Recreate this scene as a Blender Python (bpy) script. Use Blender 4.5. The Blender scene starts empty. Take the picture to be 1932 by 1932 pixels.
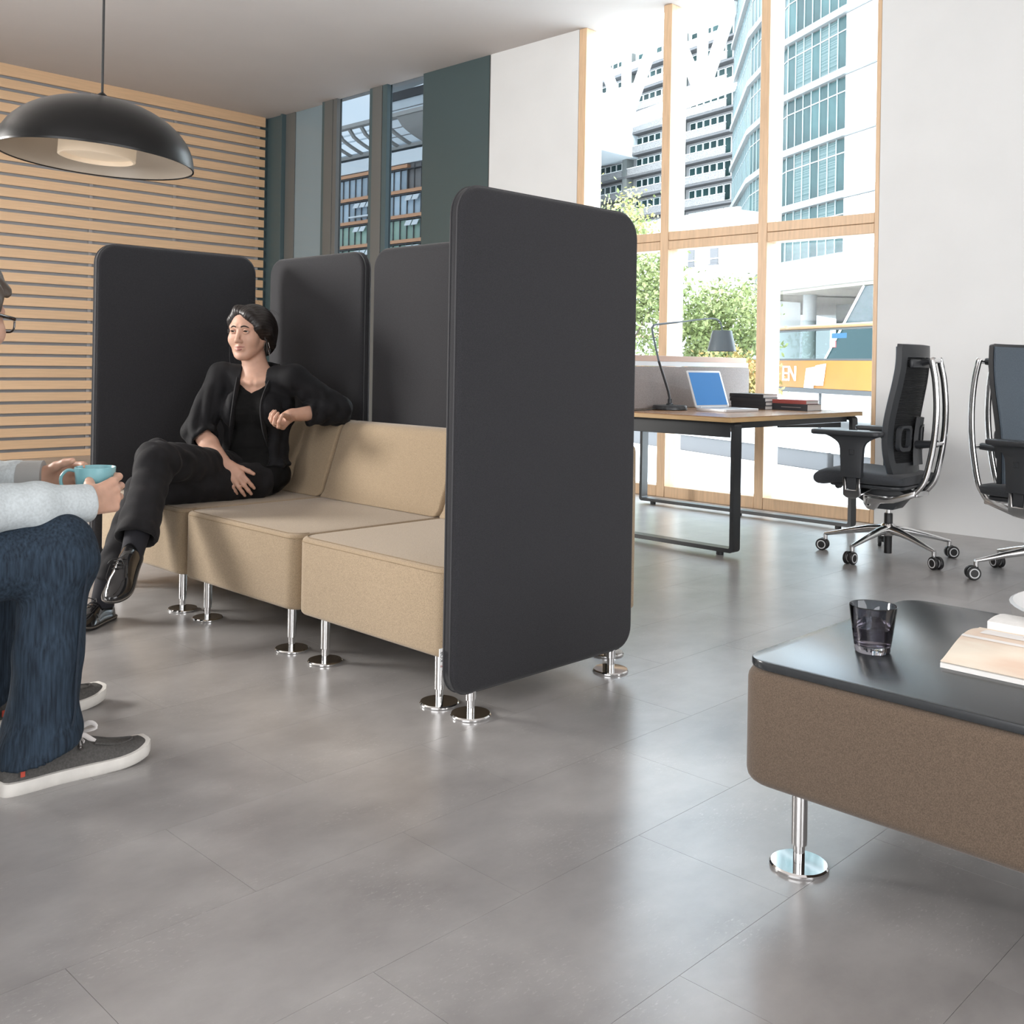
import bpy, bmesh, math, random
import numpy as np
from mathutils import Vector, Matrix, Euler

random.seed(7)
rng = np.random.default_rng(7)
S = bpy.context.scene
COL = S.collection
R = math.radians
PI = math.pi

# ------------------------------------------------------------------ camera, sky, lamps, exposure
cd = bpy.data.cameras.new('camera')
cam = bpy.data.objects.new('camera', cd)
COL.objects.link(cam)
CAM_YAW, CAM_ROLL, FPX = 0.775927, 0.01691, 1941.7
cd.sensor_width = 36.0
cd.lens = FPX / 1932 * 36.0
cd.shift_y = -(966 - 685.6) / 1932
cd.clip_start, cd.clip_end = 0.05, 600
fw = Vector((math.cos(CAM_YAW), math.sin(CAM_YAW), 0))
rt = Vector((math.sin(CAM_YAW), -math.cos(CAM_YAW), 0))
up = Vector((0, 0, 1))
r2 = rt * math.cos(CAM_ROLL) + up * math.sin(CAM_ROLL)
u2 = -rt * math.sin(CAM_ROLL) + up * math.cos(CAM_ROLL)
cam.matrix_world = Matrix(((r2.x, u2.x, -fw.x, 0), (r2.y, u2.y, -fw.y, 0), (r2.z, u2.z, -fw.z, 1.0), (0, 0, 0, 1)))
S.camera = cam

W = bpy.data.worlds.new('sky')
S.world = W
W.use_nodes = True
nt = W.node_tree
bg = nt.nodes['Background']
tc = nt.nodes.new('ShaderNodeTexCoord')
nz = nt.nodes.new('ShaderNodeTexNoise')
nz.inputs['Scale'].default_value = 3.2
nz.inputs['Detail'].default_value = 6
rmp = nt.nodes.new('ShaderNodeValToRGB')
rmp.color_ramp.elements[0].position = 0.38
rmp.color_ramp.elements[0].color = (0.56, 0.74, 0.92, 1)
rmp.color_ramp.elements[1].position = 0.62
rmp.color_ramp.elements[1].color = (0.92, 0.96, 1.0, 1)
nt.links.new(tc.outputs['Generated'], nz.inputs['Vector'])
nt.links.new(nz.outputs['Fac'], rmp.inputs['Fac'])
nt.links.new(rmp.outputs['Color'], bg.inputs['Color'])
bg.inputs['Strength'].default_value = 9.0

def lamp(name, kind, loc, target, power, color=(1, 1, 1), size=1.0, size_y=None):
    ld = bpy.data.lights.new(name, kind)
    ld.energy = power
    ld.color = color
    if kind == 'AREA':
        ld.size = size
        if size_y:
            ld.shape = 'RECTANGLE'
            ld.size_y = size_y
    o = bpy.data.objects.new(name, ld)
    o.location = loc
    o.rotation_euler = (Vector(target) - Vector(loc)).to_track_quat('-Z', 'Y').to_euler()
    COL.objects.link(o)
    return o

sun = lamp('sun', 'SUN', (-30, -10, 40), (20, 12, 0), 2.5, (1, 0.96, 0.9))
sun.data.angle = R(3)
# left source read from cast shadows; rear and front are added unseen fill lamps
lamp('left_window_daylight', 'AREA', (-1.2, 7.4, 2.35), (2.4, 3.6, 0.75), 400, (1, 0.97, 0.93), 1.5, 1.3)
lamp('rear_fill_lamp', 'AREA', (-3.7, -0.5, 1.9), (6, -0.5, 1.9), 265, (0.98, 0.98, 1), 5.0, 2.6)
lamp('front_fill_lamp', 'AREA', (1.5, -4.2, 1.9), (1.5, 6, 1.9), 215, (0.98, 0.98, 1), 5.0, 2.6)

S.view_settings.view_transform = 'Standard'
S.view_settings.look = 'None'
S.view_settings.gamma = 1.0
S.view_settings.use_curve_mapping = False
S.view_settings.exposure = 0.0

# ------------------------------------------------------------------ helpers
def tag(o, label=None, cat=None, group=None, kind=None):
    if label: o['label'] = label
    if cat: o['category'] = cat
    if group: o['group'] = group
    if kind: o['kind'] = kind
    return o

def empty(name, loc=(0, 0, 0), rz=0.0, parent=None):
    o = bpy.data.objects.new(name, None)
    o.location = loc
    o.rotation_euler = (0, 0, rz)
    o.empty_display_size = 0.05
    if parent: o.parent = parent
    COL.objects.link(o)
    return o

def copy_tree(o, parent=None):
    c = o.copy()
    COL.objects.link(c)
    if parent: c.parent = parent
    for ch in list(o.children):
        copy_tree(ch, c)
    return c

def link_mesh(name, me, mat, parent=None, sharp=40):
    if mat: me.materials.append(mat)
    me.shade_smooth()
    if sharp is not None:
        me.set_sharp_from_angle(angle=R(sharp))
    o = bpy.data.objects.new(name, me)
    if parent: o.parent = parent
    COL.objects.link(o)
    return o

def TR(loc=(0, 0, 0), rot=(0, 0, 0)):
    return Matrix.Translation(loc) @ Euler(rot).to_matrix().to_4x4()

def rrect(w, h, r, n=6, cx=0, cy=0):
    out = []
    for (sx, sy, a0) in ((1, 1, 0), (-1, 1, 90), (-1, -1, 180), (1, -1, 270)):
        for i in range(n + 1):
            a = R(a0 + 90 * i / n)
            out.append((cx + sx * (w / 2 - r) + r * math.cos(a), cy + sy * (h / 2 - r) + r * math.sin(a)))
    return out

class MB:
    def __init__(s):
        s.bm = bmesh.new()
    def _bev(s, verts, w, seg, ang=30):
        es = set()
        for v in verts:
            for e in v.link_edges:
                if len(e.link_faces) == 2 and e.calc_face_angle(0) > R(ang):
                    es.add(e)
        if es:
            bmesh.ops.bevel(s.bm, geom=list(es), offset=w, segments=seg, profile=0.5, affect='EDGES', clamp_overlap=True)
    def box(s, c, size, bevel=0, seg=2, rot=(0, 0, 0), M=None):
        m = TR(c, rot) @ Matrix.Diagonal((*size, 1))
        if M is not None: m = M @ m
        r = bmesh.ops.create_cube(s.bm, size=1, matrix=m)
        if bevel: s._bev(r['verts'], bevel, seg)
        return s
    def box2(s, a, b, bevel=0, seg=2):
        return s.box([(a[i] + b[i]) / 2 for i in range(3)], [abs(b[i] - a[i]) for i in range(3)], bevel, seg)
    def prism(s, poly, d0, d1, axis='z', bevel=0, seg=2, M=None, ang=50):
        """poly in the plane, extruded along axis from d0 to d1. axis x: (y,z); y: (x,z); z: (x,y)"""
        def P(u, v, d):
            return {'z': (u, v, d), 'y': (u, d, v), 'x': (d, u, v)}[axis]
        M = M or Matrix()
        a = [s.bm.verts.new(M @ Vector(P(u, v, d0))) for u, v in poly]
        b = [s.bm.verts.new(M @ Vector(P(u, v, d1))) for u, v in poly]
        n = len(poly)
        fs = [s.bm.faces.new(a), s.bm.faces.new(b[::-1])]
        for i in range(n):
            fs.append(s.bm.faces.new((a[i], b[i], b[(i + 1) % n], a[(i + 1) % n])))
        bmesh.ops.recalc_face_normals(s.bm, faces=fs)
        if bevel: s._bev(a + b, bevel, seg, ang)
        return s
    def rings(s, rings, cap=True, closed=False):
        V = [[s.bm.verts.new(p) for p in r] for r in rings]
        fs = []
        n = len(V[0])
        m = len(V)
        for i in range(m if closed else m - 1):
            for j in range(n):
                fs.append(s.bm.faces.new((V[i][j], V[i][(j + 1) % n], V[(i + 1) % m][(j + 1) % n], V[(i + 1) % m][j])))
        if cap and not closed:
            fs.append(s.bm.faces.new(V[0][::-1]))
            fs.append(s.bm.faces.new(V[-1]))
        bmesh.ops.recalc_face_normals(s.bm, faces=fs)
        return s
    def tube(s, pts, r, n=10, closed=False, flat=None, upv=None):
        pts = [Vector(p) for p in pts]
        m = len(pts)
        rs = r if isinstance(r, (list, tuple)) else [r] * m
        T = []
        for i in range(m):
            a = pts[(i - 1) % m] if (closed or i > 0) else pts[i]
            b = pts[(i + 1) % m] if (closed or i < m - 1) else pts[i]
            T.append((b - a).normalized())
        u = Vector(upv) if upv else (Vector((0, 0, 1)) if abs(T[0].z) < 0.9 else Vector((1, 0, 0)))
        rings = []
        for i in range(m):
            u = (u - T[i] * u.dot(T[i]))
            if u.length < 1e-6: u = T[i].orthogonal()
            u.normalize()
            w = T[i].cross(u)
            fu, fwid = flat if flat else (1, 1)
            rings.append([pts[i] + (u * math.cos(2 * PI * k / n) * fu + w * math.sin(2 * PI * k / n) * fwid) * rs[i] for k in range(n)])
        return s.rings(rings, True, closed)
    def lathe(s, prof, c=(0, 0, 0), n=32, M=None, closed=False, cap=True):
        M = M or Matrix()
        c = Vector(c)
        rings = []
        for r, z in prof:
            rings.append([M @ (c + Vector((max(r, 1e-5) * math.cos(2 * PI * k / n), max(r, 1e-5) * math.sin(2 * PI * k / n), z))) for k in range(n)])
        return s.rings(rings, cap and not closed, closed)
    def quad(s, *ps):
        s.bm.faces.new([s.bm.verts.new(p) for p in ps])
        return s
    def grid(s, f, nu, nv):
        """f(u,v)->point; open sheet"""
        V = [[s.bm.verts.new(f(i / nu, j / nv)) for j in range(nv + 1)] for i in range(nu + 1)]
        for i in range(nu):
            for j in range(nv):
                s.bm.faces.new((V[i][j], V[i + 1][j], V[i + 1][j + 1], V[i][j + 1]))
        return s
    def slab(s, f, nu, nv, th):
        """closed sheet of thickness th(vector or float along computed normal) from f(u,v)"""
        A = [[Vector(f(i / nu, j / nv)) for j in range(nv + 1)] for i in range(nu + 1)]
        B = []
        for i in range(nu + 1):
            row = []
            for j in range(nv + 1):
                du = A[min(i + 1, nu)][j] - A[max(i - 1, 0)][j]
                dv = A[i][min(j + 1, nv)] - A[i][max(j - 1, 0)]
                row.append(A[i][j] + du.cross(dv).normalized() * th)
            B.append(row)
        VA = [[s.bm.verts.new(p) for p in r] for r in A]
        VB = [[s.bm.verts.new(p) for p in r] for r in B]
        fs = []
        for i in range(nu):
            for j in range(nv):
                fs.append(s.bm.faces.new((VA[i][j], VA[i][j + 1], VA[i + 1][j + 1], VA[i + 1][j])))
                fs.append(s.bm.faces.new((VB[i][j], VB[i + 1][j], VB[i + 1][j + 1], VB[i][j + 1])))
        for i in range(nu):
            fs.append(s.bm.faces.new((VA[i][0], VA[i + 1][0], VB[i + 1][0], VB[i][0])))
            fs.append(s.bm.faces.new((VA[i][nv], VB[i][nv], VB[i + 1][nv], VA[i + 1][nv])))
        for j in range(nv):
            fs.append(s.bm.faces.new((VA[0][j], VB[0][j], VB[0][j + 1], VA[0][j + 1])))
            fs.append(s.bm.faces.new((VA[nu][j], VA[nu][j + 1], VB[nu][j + 1], VB[nu][j])))
        bmesh.ops.recalc_face_normals(s.bm, faces=fs)
        return s
    def build(s, name, mat, parent=None, sharp=40):
        me = bpy.data.meshes.new(name)
        s.bm.to_mesh(me)
        s.bm.free()
        return link_mesh(name, me, mat, parent, sharp)

def bez(p0, p1, p2, n=8):
    p0, p1, p2 = Vector(p0), Vector(p1), Vector(p2)
    return [(1 - t) ** 2 * p0 + 2 * t * (1 - t) * p1 + t * t * p2 for t in [i / n for i in range(n + 1)]]

def smooth_path(pts, n=6):
    P = [Vector(p) for p in pts]
    P = [P[0] * 2 - P[1]] + P + [P[-1] * 2 - P[-2]]
    out = []
    for i in range(1, len(P) - 2):
        for k in range(n):
            t = k / n
            a, b, c, d = P[i - 1], P[i], P[i + 1], P[i + 2]
            out.append(0.5 * ((2 * b) + (c - a) * t + (2 * a - 5 * b + 4 * c - d) * t * t + (3 * b - a - 3 * c + d) * t ** 3))
    out.append(P[-2])
    return out

def text(name, body, size, M, mat, parent, depth=0.0004, align='CENTER'):
    cu = bpy.data.curves.new(name, 'FONT')
    cu.body = body
    cu.size = size
    cu.extrude = depth
    cu.align_x = align
    cu.align_y = 'CENTER'
    tmp = bpy.data.objects.new(name, cu)
    COL.objects.link(tmp)
    dg = bpy.context.evaluated_depsgraph_get()
    me = bpy.data.meshes.new_from_object(tmp.evaluated_get(dg))
    bpy.data.objects.remove(tmp)
    bpy.data.curves.remove(cu)
    me.transform(M)
    me.materials.clear()
    me.name = name
    me.materials.append(mat)
    o = bpy.data.objects.new(name, me)
    if parent: o.parent = parent
    COL.objects.link(o)
    return o

# ------------------------------------------------------------------ materials
MATS = {}
def mat(name, col, rough=0.5, metal=0.0, spec=0.5, var=0.0, vscale=8.0, stretch=(1, 1, 1), bump=0.0, bscale=80.0,
        col2=None, trans=0.0, sheen=0.0, coat=0.0, rvar=0.0, objvar=0.0, emit=0.0, ior=None, sss=0.0, detail=4.0, alpha=None, lo=0.35, hi=0.65):
    m = bpy.data.materials.new(name)
    m.use_nodes = True
    nt = m.node_tree
    b = nt.nodes['Principled BSDF']
    L = nt.links.new
    b.inputs['Base Color'].default_value = (*col, 1)
    b.inputs['Roughness'].default_value = rough
    b.inputs['Metallic'].default_value = metal
    b.inputs['Specular IOR Level'].default_value = spec
    if ior: b.inputs['IOR'].default_value = ior
    if trans: b.inputs['Transmission Weight'].default_value = trans
    if sheen:
        b.inputs['Sheen Weight'].default_value = sheen
        b.inputs['Sheen Roughness'].default_value = 0.5
    if coat:
        b.inputs['Coat Weight'].default_value = coat
        b.inputs['Coat Roughness'].default_value = 0.08
    if sss:
        b.inputs['Subsurface Weight'].default_value = sss
        b.inputs['Subsurface Radius'].default_value = (1.0, 0.35, 0.2)
        b.inputs['Subsurface Scale'].default_value = 0.006
    if emit:
        b.inputs['Emission Color'].default_value = (*col, 1)
        b.inputs['Emission Strength'].default_value = emit
    if alpha is not None: b.inputs['Alpha'].default_value = alpha
    if var or bump or rvar or col2:
        t = nt.nodes.new('ShaderNodeTexCoord')
        mp = nt.nodes.new('ShaderNodeMapping')
        mp.inputs['Scale'].default_value = stretch
        L(t.outputs['Object'], mp.inputs['Vector'])
        n1 = nt.nodes.new('ShaderNodeTexNoise')
        n1.inputs['Scale'].default_value = vscale
        n1.inputs['Detail'].default_value = detail
        L(mp.outputs['Vector'], n1.inputs['Vector'])
    if var or col2:
        cr = nt.nodes.new('ShaderNodeValToRGB')
        c2 = col2 or tuple(min(1, c * (1 + var)) for c in col)
        c1 = col if col2 else tuple(c * (1 - var) for c in col)
        cr.color_ramp.elements[0].position = lo
        cr.color_ramp.elements[1].position = hi
        cr.color_ramp.elements[0].color = (*c1, 1)
        cr.color_ramp.elements[1].color = (*c2, 1)
        L(n1.outputs['Fac'], cr.inputs['Fac'])
        src = cr.outputs['Color']
        if objvar:
            oi = nt.nodes.new('ShaderNodeObjectInfo')
            mr = nt.nodes.new('ShaderNodeMapRange')
            mr.inputs['To Min'].default_value = 1 - objvar
            mr.inputs['To Max'].default_value = 1 + objvar
            L(oi.outputs['Random'], mr.inputs['Value'])
            hs = nt.nodes.new('ShaderNodeHueSaturation')
            L(mr.outputs['Result'], hs.inputs['Value'])
            L(src, hs.inputs['Color'])
            src = hs.outputs['Color']
        L(src, b.inputs['Base Color'])
    if rvar:
        mr = nt.nodes.new('ShaderNodeMapRange')
        mr.inputs['To Min'].default_value = rough - rvar
        mr.inputs['To Max'].default_value = rough + rvar
        L(n1.outputs['Fac'], mr.inputs['Value'])
        L(mr.outputs['Result'], b.inputs['Roughness'])
    if bump:
        n2 = nt.nodes.new('ShaderNodeTexNoise')
        n2.inputs['Scale'].default_value = bscale
        n2.inputs['Detail'].default_value = 3
        L(mp.outputs['Vector'], n2.inputs['Vector'])
        bp = nt.nodes.new('ShaderNodeBump')
        bp.inputs['Strength'].default_value = bump
        bp.inputs['Distance'].default_value = 0.002
        L(n2.outputs['Fac'], bp.inputs['Height'])
        L(bp.outputs['Normal'], b.inputs['Normal'])
    MATS[name] = m
    return m

def pane_mat(name, tint, gloss=0.08, ior=1.12):
    m = bpy.data.materials.new(name)
    m.use_nodes = True
    nt = m.node_tree
    nt.nodes.remove(nt.nodes['Principled BSDF'])
    out = nt.nodes['Material Output']
    tr = nt.nodes.new('ShaderNodeBsdfTransparent')
    tr.inputs['Color'].default_value = (*tint, 1)
    gl = nt.nodes.new('ShaderNodeBsdfGlossy')
    gl.inputs['Roughness'].default_value = 0.02
    gl.inputs['Color'].default_value = (0.9, 0.95, 1, 1)
    fr = nt.nodes.new('ShaderNodeFresnel')
    fr.inputs['IOR'].default_value = ior
    ge = nt.nodes.new('ShaderNodeNewGeometry')
    sb = nt.nodes.new('ShaderNodeMath')
    sb.operation = 'SUBTRACT'
    sb.inputs[0].default_value = 1.0
    nt.links.new(ge.outputs['Backfacing'], sb.inputs[1])
    ml = nt.nodes.new('ShaderNodeMath')
    ml.operation = 'MULTIPLY'
    nt.links.new(fr.outputs['Fac'], ml.inputs[0])
    nt.links.new(sb.outputs[0], ml.inputs[1])
    mx = nt.nodes.new('ShaderNodeMixShader')
    nt.links.new(ml.outputs[0], mx.inputs['Fac'])
    nt.links.new(tr.outputs['BSDF'], mx.inputs[1])
    nt.links.new(gl.outputs['BSDF'], mx.inputs[2])
    nt.links.new(mx.outputs['Shader'], out.inputs['Surface'])
    return m

def floor_mat():
    m = mat('grey_stone_tile', (0.30, 0.283, 0.277), 0.34, spec=1.0)
    nt = m.node_tree
    b = nt.nodes['Principled BSDF']
    L = nt.links.new
    g = nt.nodes.new('ShaderNodeNewGeometry')
    def noise(scale, detail, stretch=(1, 1, 1), rough=0.5):
        mp = nt.nodes.new('ShaderNodeMapping')
        mp.inputs['Scale'].default_value = stretch
        L(g.outputs['Position'], mp.inputs['Vector'])
        n = nt.nodes.new('ShaderNodeTexNoise')
        n.inputs['Scale'].default_value = scale
        n.inputs['Detail'].default_value = detail
        n.inputs['Roughness'].default_value = rough
        L(mp.outputs['Vector'], n.inputs['Vector'])
        return n.outputs['Fac']
    def ramp(src, p0, c0, p1, c1):
        r = nt.nodes.new('ShaderNodeValToRGB')
        r.color_ramp.elements[0].position = p0
        r.color_ramp.elements[1].position = p1
        r.color_ramp.elements[0].color = (*c0, 1)
        r.color_ramp.elements[1].color = (*c1, 1)
        L(src, r.inputs['Fac'])
        return r.outputs['Color']
    def mix(kind, fac, a, c):
        x = nt.nodes.new('ShaderNodeMixRGB')
        x.blend_type = kind
        if isinstance(fac, float): x.inputs['Fac'].default_value = fac
        else: L(fac, x.inputs['Fac'])
        for i, v in ((1, a), (2, c)):
            if isinstance(v, tuple): x.inputs[i].default_value = (*v, 1)
            else: L(v, x.inputs[i])
        return x.outputs['Color']
    base = ramp(noise(2.6, 7, (1.0, 1.4, 1), 0.62), 0.34, (0.255, 0.245, 0.24), 0.68, (0.385, 0.374, 0.367))
    speck = noise(70, 5, (1.0, 2.2, 1), 0.7)
    light = ramp(speck, 0.56, (0, 0, 0), 0.70, (1, 1, 1))
    zone = ramp(noise(4.5, 4), 0.48, (0, 0, 0), 0.62, (1, 1, 1))
    f = mix('MULTIPLY', 1.0, mix('MULTIPLY', 1.0, light, zone), (0.75, 0.75, 0.75))
    c1 = mix('MIX', f, base, (0.52, 0.51, 0.50))
    scr = ramp(noise(30, 6, (1.0, 3.0, 1), 0.75), 0.30, (1, 1, 1), 0.37, (0, 0, 0))
    c2 = mix('MIX', mix('MULTIPLY', 1.0, scr, (0.13, 0.13, 0.13)), c1, (0.13, 0.12, 0.12))
    oi = nt.nodes.new('ShaderNodeObjectInfo')
    mr = nt.nodes.new('ShaderNodeMapRange')
    mr.inputs['To Min'].default_value = 0.965
    mr.inputs['To Max'].default_value = 1.035
    L(oi.outputs['Random'], mr.inputs['Value'])
    hs = nt.nodes.new('ShaderNodeHueSaturation')
    L(mr.outputs['Result'], hs.inputs['Value'])
    L(c2, hs.inputs['Color'])
    L(hs.outputs['Color'], b.inputs['Base Color'])
    rr = nt.nodes.new('ShaderNodeMapRange')
    rr.inputs['To Min'].default_value = 0.26
    rr.inputs['To Max'].default_value = 0.31
    L(speck, rr.inputs['Value'])
    L(rr.outputs['Result'], b.inputs['Roughness'])
    bp = nt.nodes.new('ShaderNodeBump')
    bp.inputs['Strength'].default_value = 0.02
    bp.inputs['Distance'].default_value = 0.0005
    L(speck, bp.inputs['Height'])
    L(bp.outputs['Normal'], b.inputs['Normal'])
    return m

M_tile = floor_mat()
M_grout = mat('tile_joint', (0.26, 0.25, 0.245), 0.6)
M_white = mat('white_plaster', (0.66, 0.67, 0.672), 0.75, var=0.015, vscale=3, bump=0.05, bscale=60)
M_ceil = mat('ceiling_plaster', (0.55, 0.518, 0.50), 0.9, var=0.02, vscale=1.2)
M_slat = mat('maple_slat', (0.78, 0.52, 0.31), 0.42, var=0.05, vscale=5, stretch=(0.6, 6, 14), objvar=0.05, bump=0.03, bscale=30)
M_back = mat('slat_backing', (0.40, 0.40, 0.41), 0.8)
M_wood = mat('window_timber', (0.62, 0.43, 0.27), 0.45, var=0.08, vscale=6, stretch=(8, 8, 0.8), bump=0.03, bscale=40)
M_reveal = mat('outer_white_reveal', (0.85, 0.83, 0.78), 0.6)
M_pane = pane_mat('clear_pane', (0.97, 0.985, 0.98))
M_pane2 = pane_mat("tinted_pane", (0.315, 0.325, 0.33))
M_teal = mat('teal_metal', (0.075, 0.115, 0.125), 0.35, spec=0.5)
M_tealdk = mat('dark_teal_panel', (0.062, 0.092, 0.096), 0.28, spec=0.5)
M_tealside = mat('grey_metal', (0.14, 0.145, 0.14), 0.45)
M_bluepane = mat('blue_grey_spandrel', (0.25, 0.33, 0.37), 0.15, spec=0.6)
M_screen = mat('charcoal_fabric', (0.0235, 0.0235, 0.0265), 0.85, spec=0.25, var=0.22, vscale=420, bump=0.25, bscale=500, sheen=0.12)
M_pipe = mat('charcoal_piping', (0.045, 0.045, 0.048), 0.7, bump=0.2, bscale=600)
M_felt = mat('beige_felt', (0.345, 0.262, 0.172), 0.95, spec=0.15, var=0.22, vscale=480, bump=0.3, bscale=320, sheen=0.25)
M_seam = mat('beige_seam', (0.30, 0.225, 0.145), 0.95, spec=0.1)
M_felt2 = mat('brown_felt', (0.118, 0.086, 0.062), 0.95, spec=0.15, var=0.25, vscale=520, bump=0.3, bscale=360, sheen=0.2)
M_chrome = mat('chrome', (0.82, 0.82, 0.82), 0.06, metal=1.0)
M_alu = mat('polished_aluminium', (0.72, 0.72, 0.72), 0.16, metal=1.0)
M_black = mat('black_gloss', (0.012, 0.012, 0.013), 0.22)
M_shade = mat('black_lacquer', (0.008, 0.008, 0.008), 0.30, spec=0.3)
M_cream = mat('cream_enamel', (0.60, 0.53, 0.44), 0.35)
M_diff = mat('opal_diffuser', (0.80, 0.66, 0.50), 0.5, emit=0.28)
M_cable = mat('black_cable', (0.015, 0.015, 0.015), 0.5)
M_tabletop = mat('black_laminate', (0.026, 0.029, 0.032), 0.24, spec=0.6, var=0.05, vscale=30)
M_deskwood = mat('desk_walnut_top', (0.33, 0.175, 0.085), 0.25, var=0.12, vscale=5, stretch=(1, 9, 9))
M_deskedge = mat('desk_beech_edge', (0.52, 0.34, 0.16), 0.4, var=0.08, vscale=8, stretch=(1, 1, 12))
M_desk = mat('anthracite_steel', (0.018, 0.020, 0.022), 0.38)
M_greyfab = mat('grey_screen_fabric', (0.34, 0.31, 0.30), 0.95, spec=0.1, var=0.14, vscale=300, bump=0.2, bscale=300)
M_lampgrey = mat('grey_lamp_paint', (0.13, 0.165, 0.19), 0.35)
M_lampdk = mat('dark_grey_lamp_paint', (0.045, 0.05, 0.055), 0.3)
M_silver = mat('laptop_silver', (0.66, 0.66, 0.67), 0.35, metal=0.3)
M_scrblue = mat('laptop_screen_blue', (0.028, 0.165, 0.42), 0.3, emit=0.35)
M_kbd = mat('keyboard_grey', (0.32, 0.32, 0.33), 0.5)
M_bookdk = mat('book_dark_cover', (0.035, 0.037, 0.042), 0.4)
M_bookred = mat('book_red_cover', (0.40, 0.085, 0.07), 0.4)
M_paper = mat('paper', (0.78, 0.77, 0.75), 0.7)
M_paperstack = mat('page_edges', (0.72, 0.71, 0.69), 0.8, var=0.04, vscale=60, stretch=(1, 1, 12))
M_plastic = mat('charcoal_plastic', (0.030, 0.033, 0.037), 0.42)
M_meshback = mat('black_mesh', (0.018, 0.019, 0.021), 0.7)
M_chairfab = mat('chair_fabric', (0.038, 0.042, 0.048), 0.85, var=0.12, vscale=200, bump=0.15, bscale=300, sheen=0.1)
M_chairblue = mat('chair_front_fabric', (0.085, 0.11, 0.135), 0.8, var=0.1, vscale=200, bump=0.1, bscale=300)
M_wheel = mat('caster_black', (0.012, 0.012, 0.013), 0.4)
M_ring = mat('caster_ring', (0.62, 0.63, 0.64), 0.35)
M_mug = mat('turquoise_ceramic', (0.20, 0.42, 0.46), 0.18, coat=0.4)
M_coffee = mat('coffee', (0.03, 0.015, 0.008), 0.1)
M_skin = mat('skin_fair', (0.56, 0.335, 0.245), 0.5, spec=0.35, sss=0.15, var=0.05, vscale=30)
M_skinm = mat('skin_man', (0.55, 0.33, 0.24), 0.5, spec=0.35, sss=0.15, var=0.06, vscale=30)
M_lip = mat('lip', (0.36, 0.135, 0.115), 0.4)
M_nail = mat('finger_nail', (0.60, 0.33, 0.27), 0.3)
M_hairw = mat('dark_brown_hair', (0.013, 0.0088, 0.0072), 0.42, spec=0.5)
M_hairm = mat('brown_hair', (0.075, 0.052, 0.037), 0.45)
M_eyew = mat('eye_white', (0.72, 0.69, 0.66), 0.2)
M_iris = mat('iris_dark', (0.03, 0.022, 0.016), 0.1)
M_blackcloth = mat('black_cotton', (0.0065, 0.0065, 0.0065), 0.9, spec=0.2, bump=0.15, bscale=250)
M_jacket = mat('black_jacket', (0.0085, 0.0085, 0.010), 0.8, spec=0.25, var=0.15, vscale=25, bump=0.2, bscale=260, sheen=0.03)
M_trouser = mat('charcoal_trousers', (0.0135, 0.013, 0.0145), 0.85, spec=0.25, var=0.25, vscale=14, bump=0.2, bscale=260, sheen=0.04)
M_sock = mat('navy_sock', (0.014, 0.014, 0.019), 0.9)
M_leather = mat('black_patent_leather', (0.010, 0.010, 0.011), 0.16, coat=0.5, bump=0.08, bscale=60)
M_sole = mat('dark_sole', (0.022, 0.02, 0.018), 0.6)
M_welt = mat('shoe_welt', (0.16, 0.14, 0.12), 0.6)
M_lace = mat('black_lace', (0.012, 0.012, 0.012), 0.6)
M_denim = mat('blue_denim', (0.011, 0.016, 0.024), 0.9, spec=0.2, col2=(0.030, 0.049, 0.074), vscale=34, stretch=(5, 5, 0.35), bump=0.35, bscale=300, detail=7, lo=0.3, hi=0.72)
M_denimseam = mat('denim_seam', (0.010, 0.018, 0.03), 0.9)
M_sweater = mat('pale_grey_jersey', (0.50, 0.545, 0.56), 0.95, spec=0.1, var=0.08, vscale=160, bump=0.2, bscale=300)
M_shirtcuff = mat('grey_cuff', (0.33, 0.33, 0.32), 0.9)
M_canvas = mat('grey_canvas', (0.085, 0.082, 0.078), 0.95, spec=0.1, var=0.15, vscale=200, bump=0.25, bscale=400)
M_rubber = mat('off_white_rubber', (0.62, 0.60, 0.56), 0.6, var=0.05, vscale=30)
M_lacew = mat('off_white_lace', (0.66, 0.63, 0.61), 0.9)
M_red = mat('red_tab', (0.45, 0.06, 0.035), 0.7)
M_tagw = mat('white_tag', (0.80, 0.80, 0.79), 0.7)
M_ink = mat('dark_ink', (0.05, 0.05, 0.055), 0.7)
M_inkred = mat('dark_red_ink', (0.30, 0.06, 0.06), 0.7)
M_specs = mat('spectacle_frame', (0.015, 0.010, 0.008), 0.2, coat=0.5)
M_lens = pane_mat('spectacle_lens', (0.97, 0.97, 0.97))
M_earring = mat('silver_earring', (0.75, 0.75, 0.73), 0.25, metal=1.0)
M_watch = mat('smoke_glass', (0.33, 0.32, 0.35), 0.0, trans=1.0, ior=1.45)
M_water = mat('water', (0.62, 0.60, 0.64), 0.0, trans=1.0, ior=1.33)
M_clear = mat('clear_glass_base', (0.96, 0.96, 0.96), 0.0, trans=1.0, ior=1.5)
M_pouf = mat('pale_shell', (0.70, 0.70, 0.69), 0.45)

# ------------------------------------------------------------------ the room shell
XW, YB, ZC = 6.42, 10.30, 3.765        # window wall, slatted wall, ceiling height
X0, Y0 = -4.0, -4.5

def struct(o):
    o['kind'] = 'structure'
    return o

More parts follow.
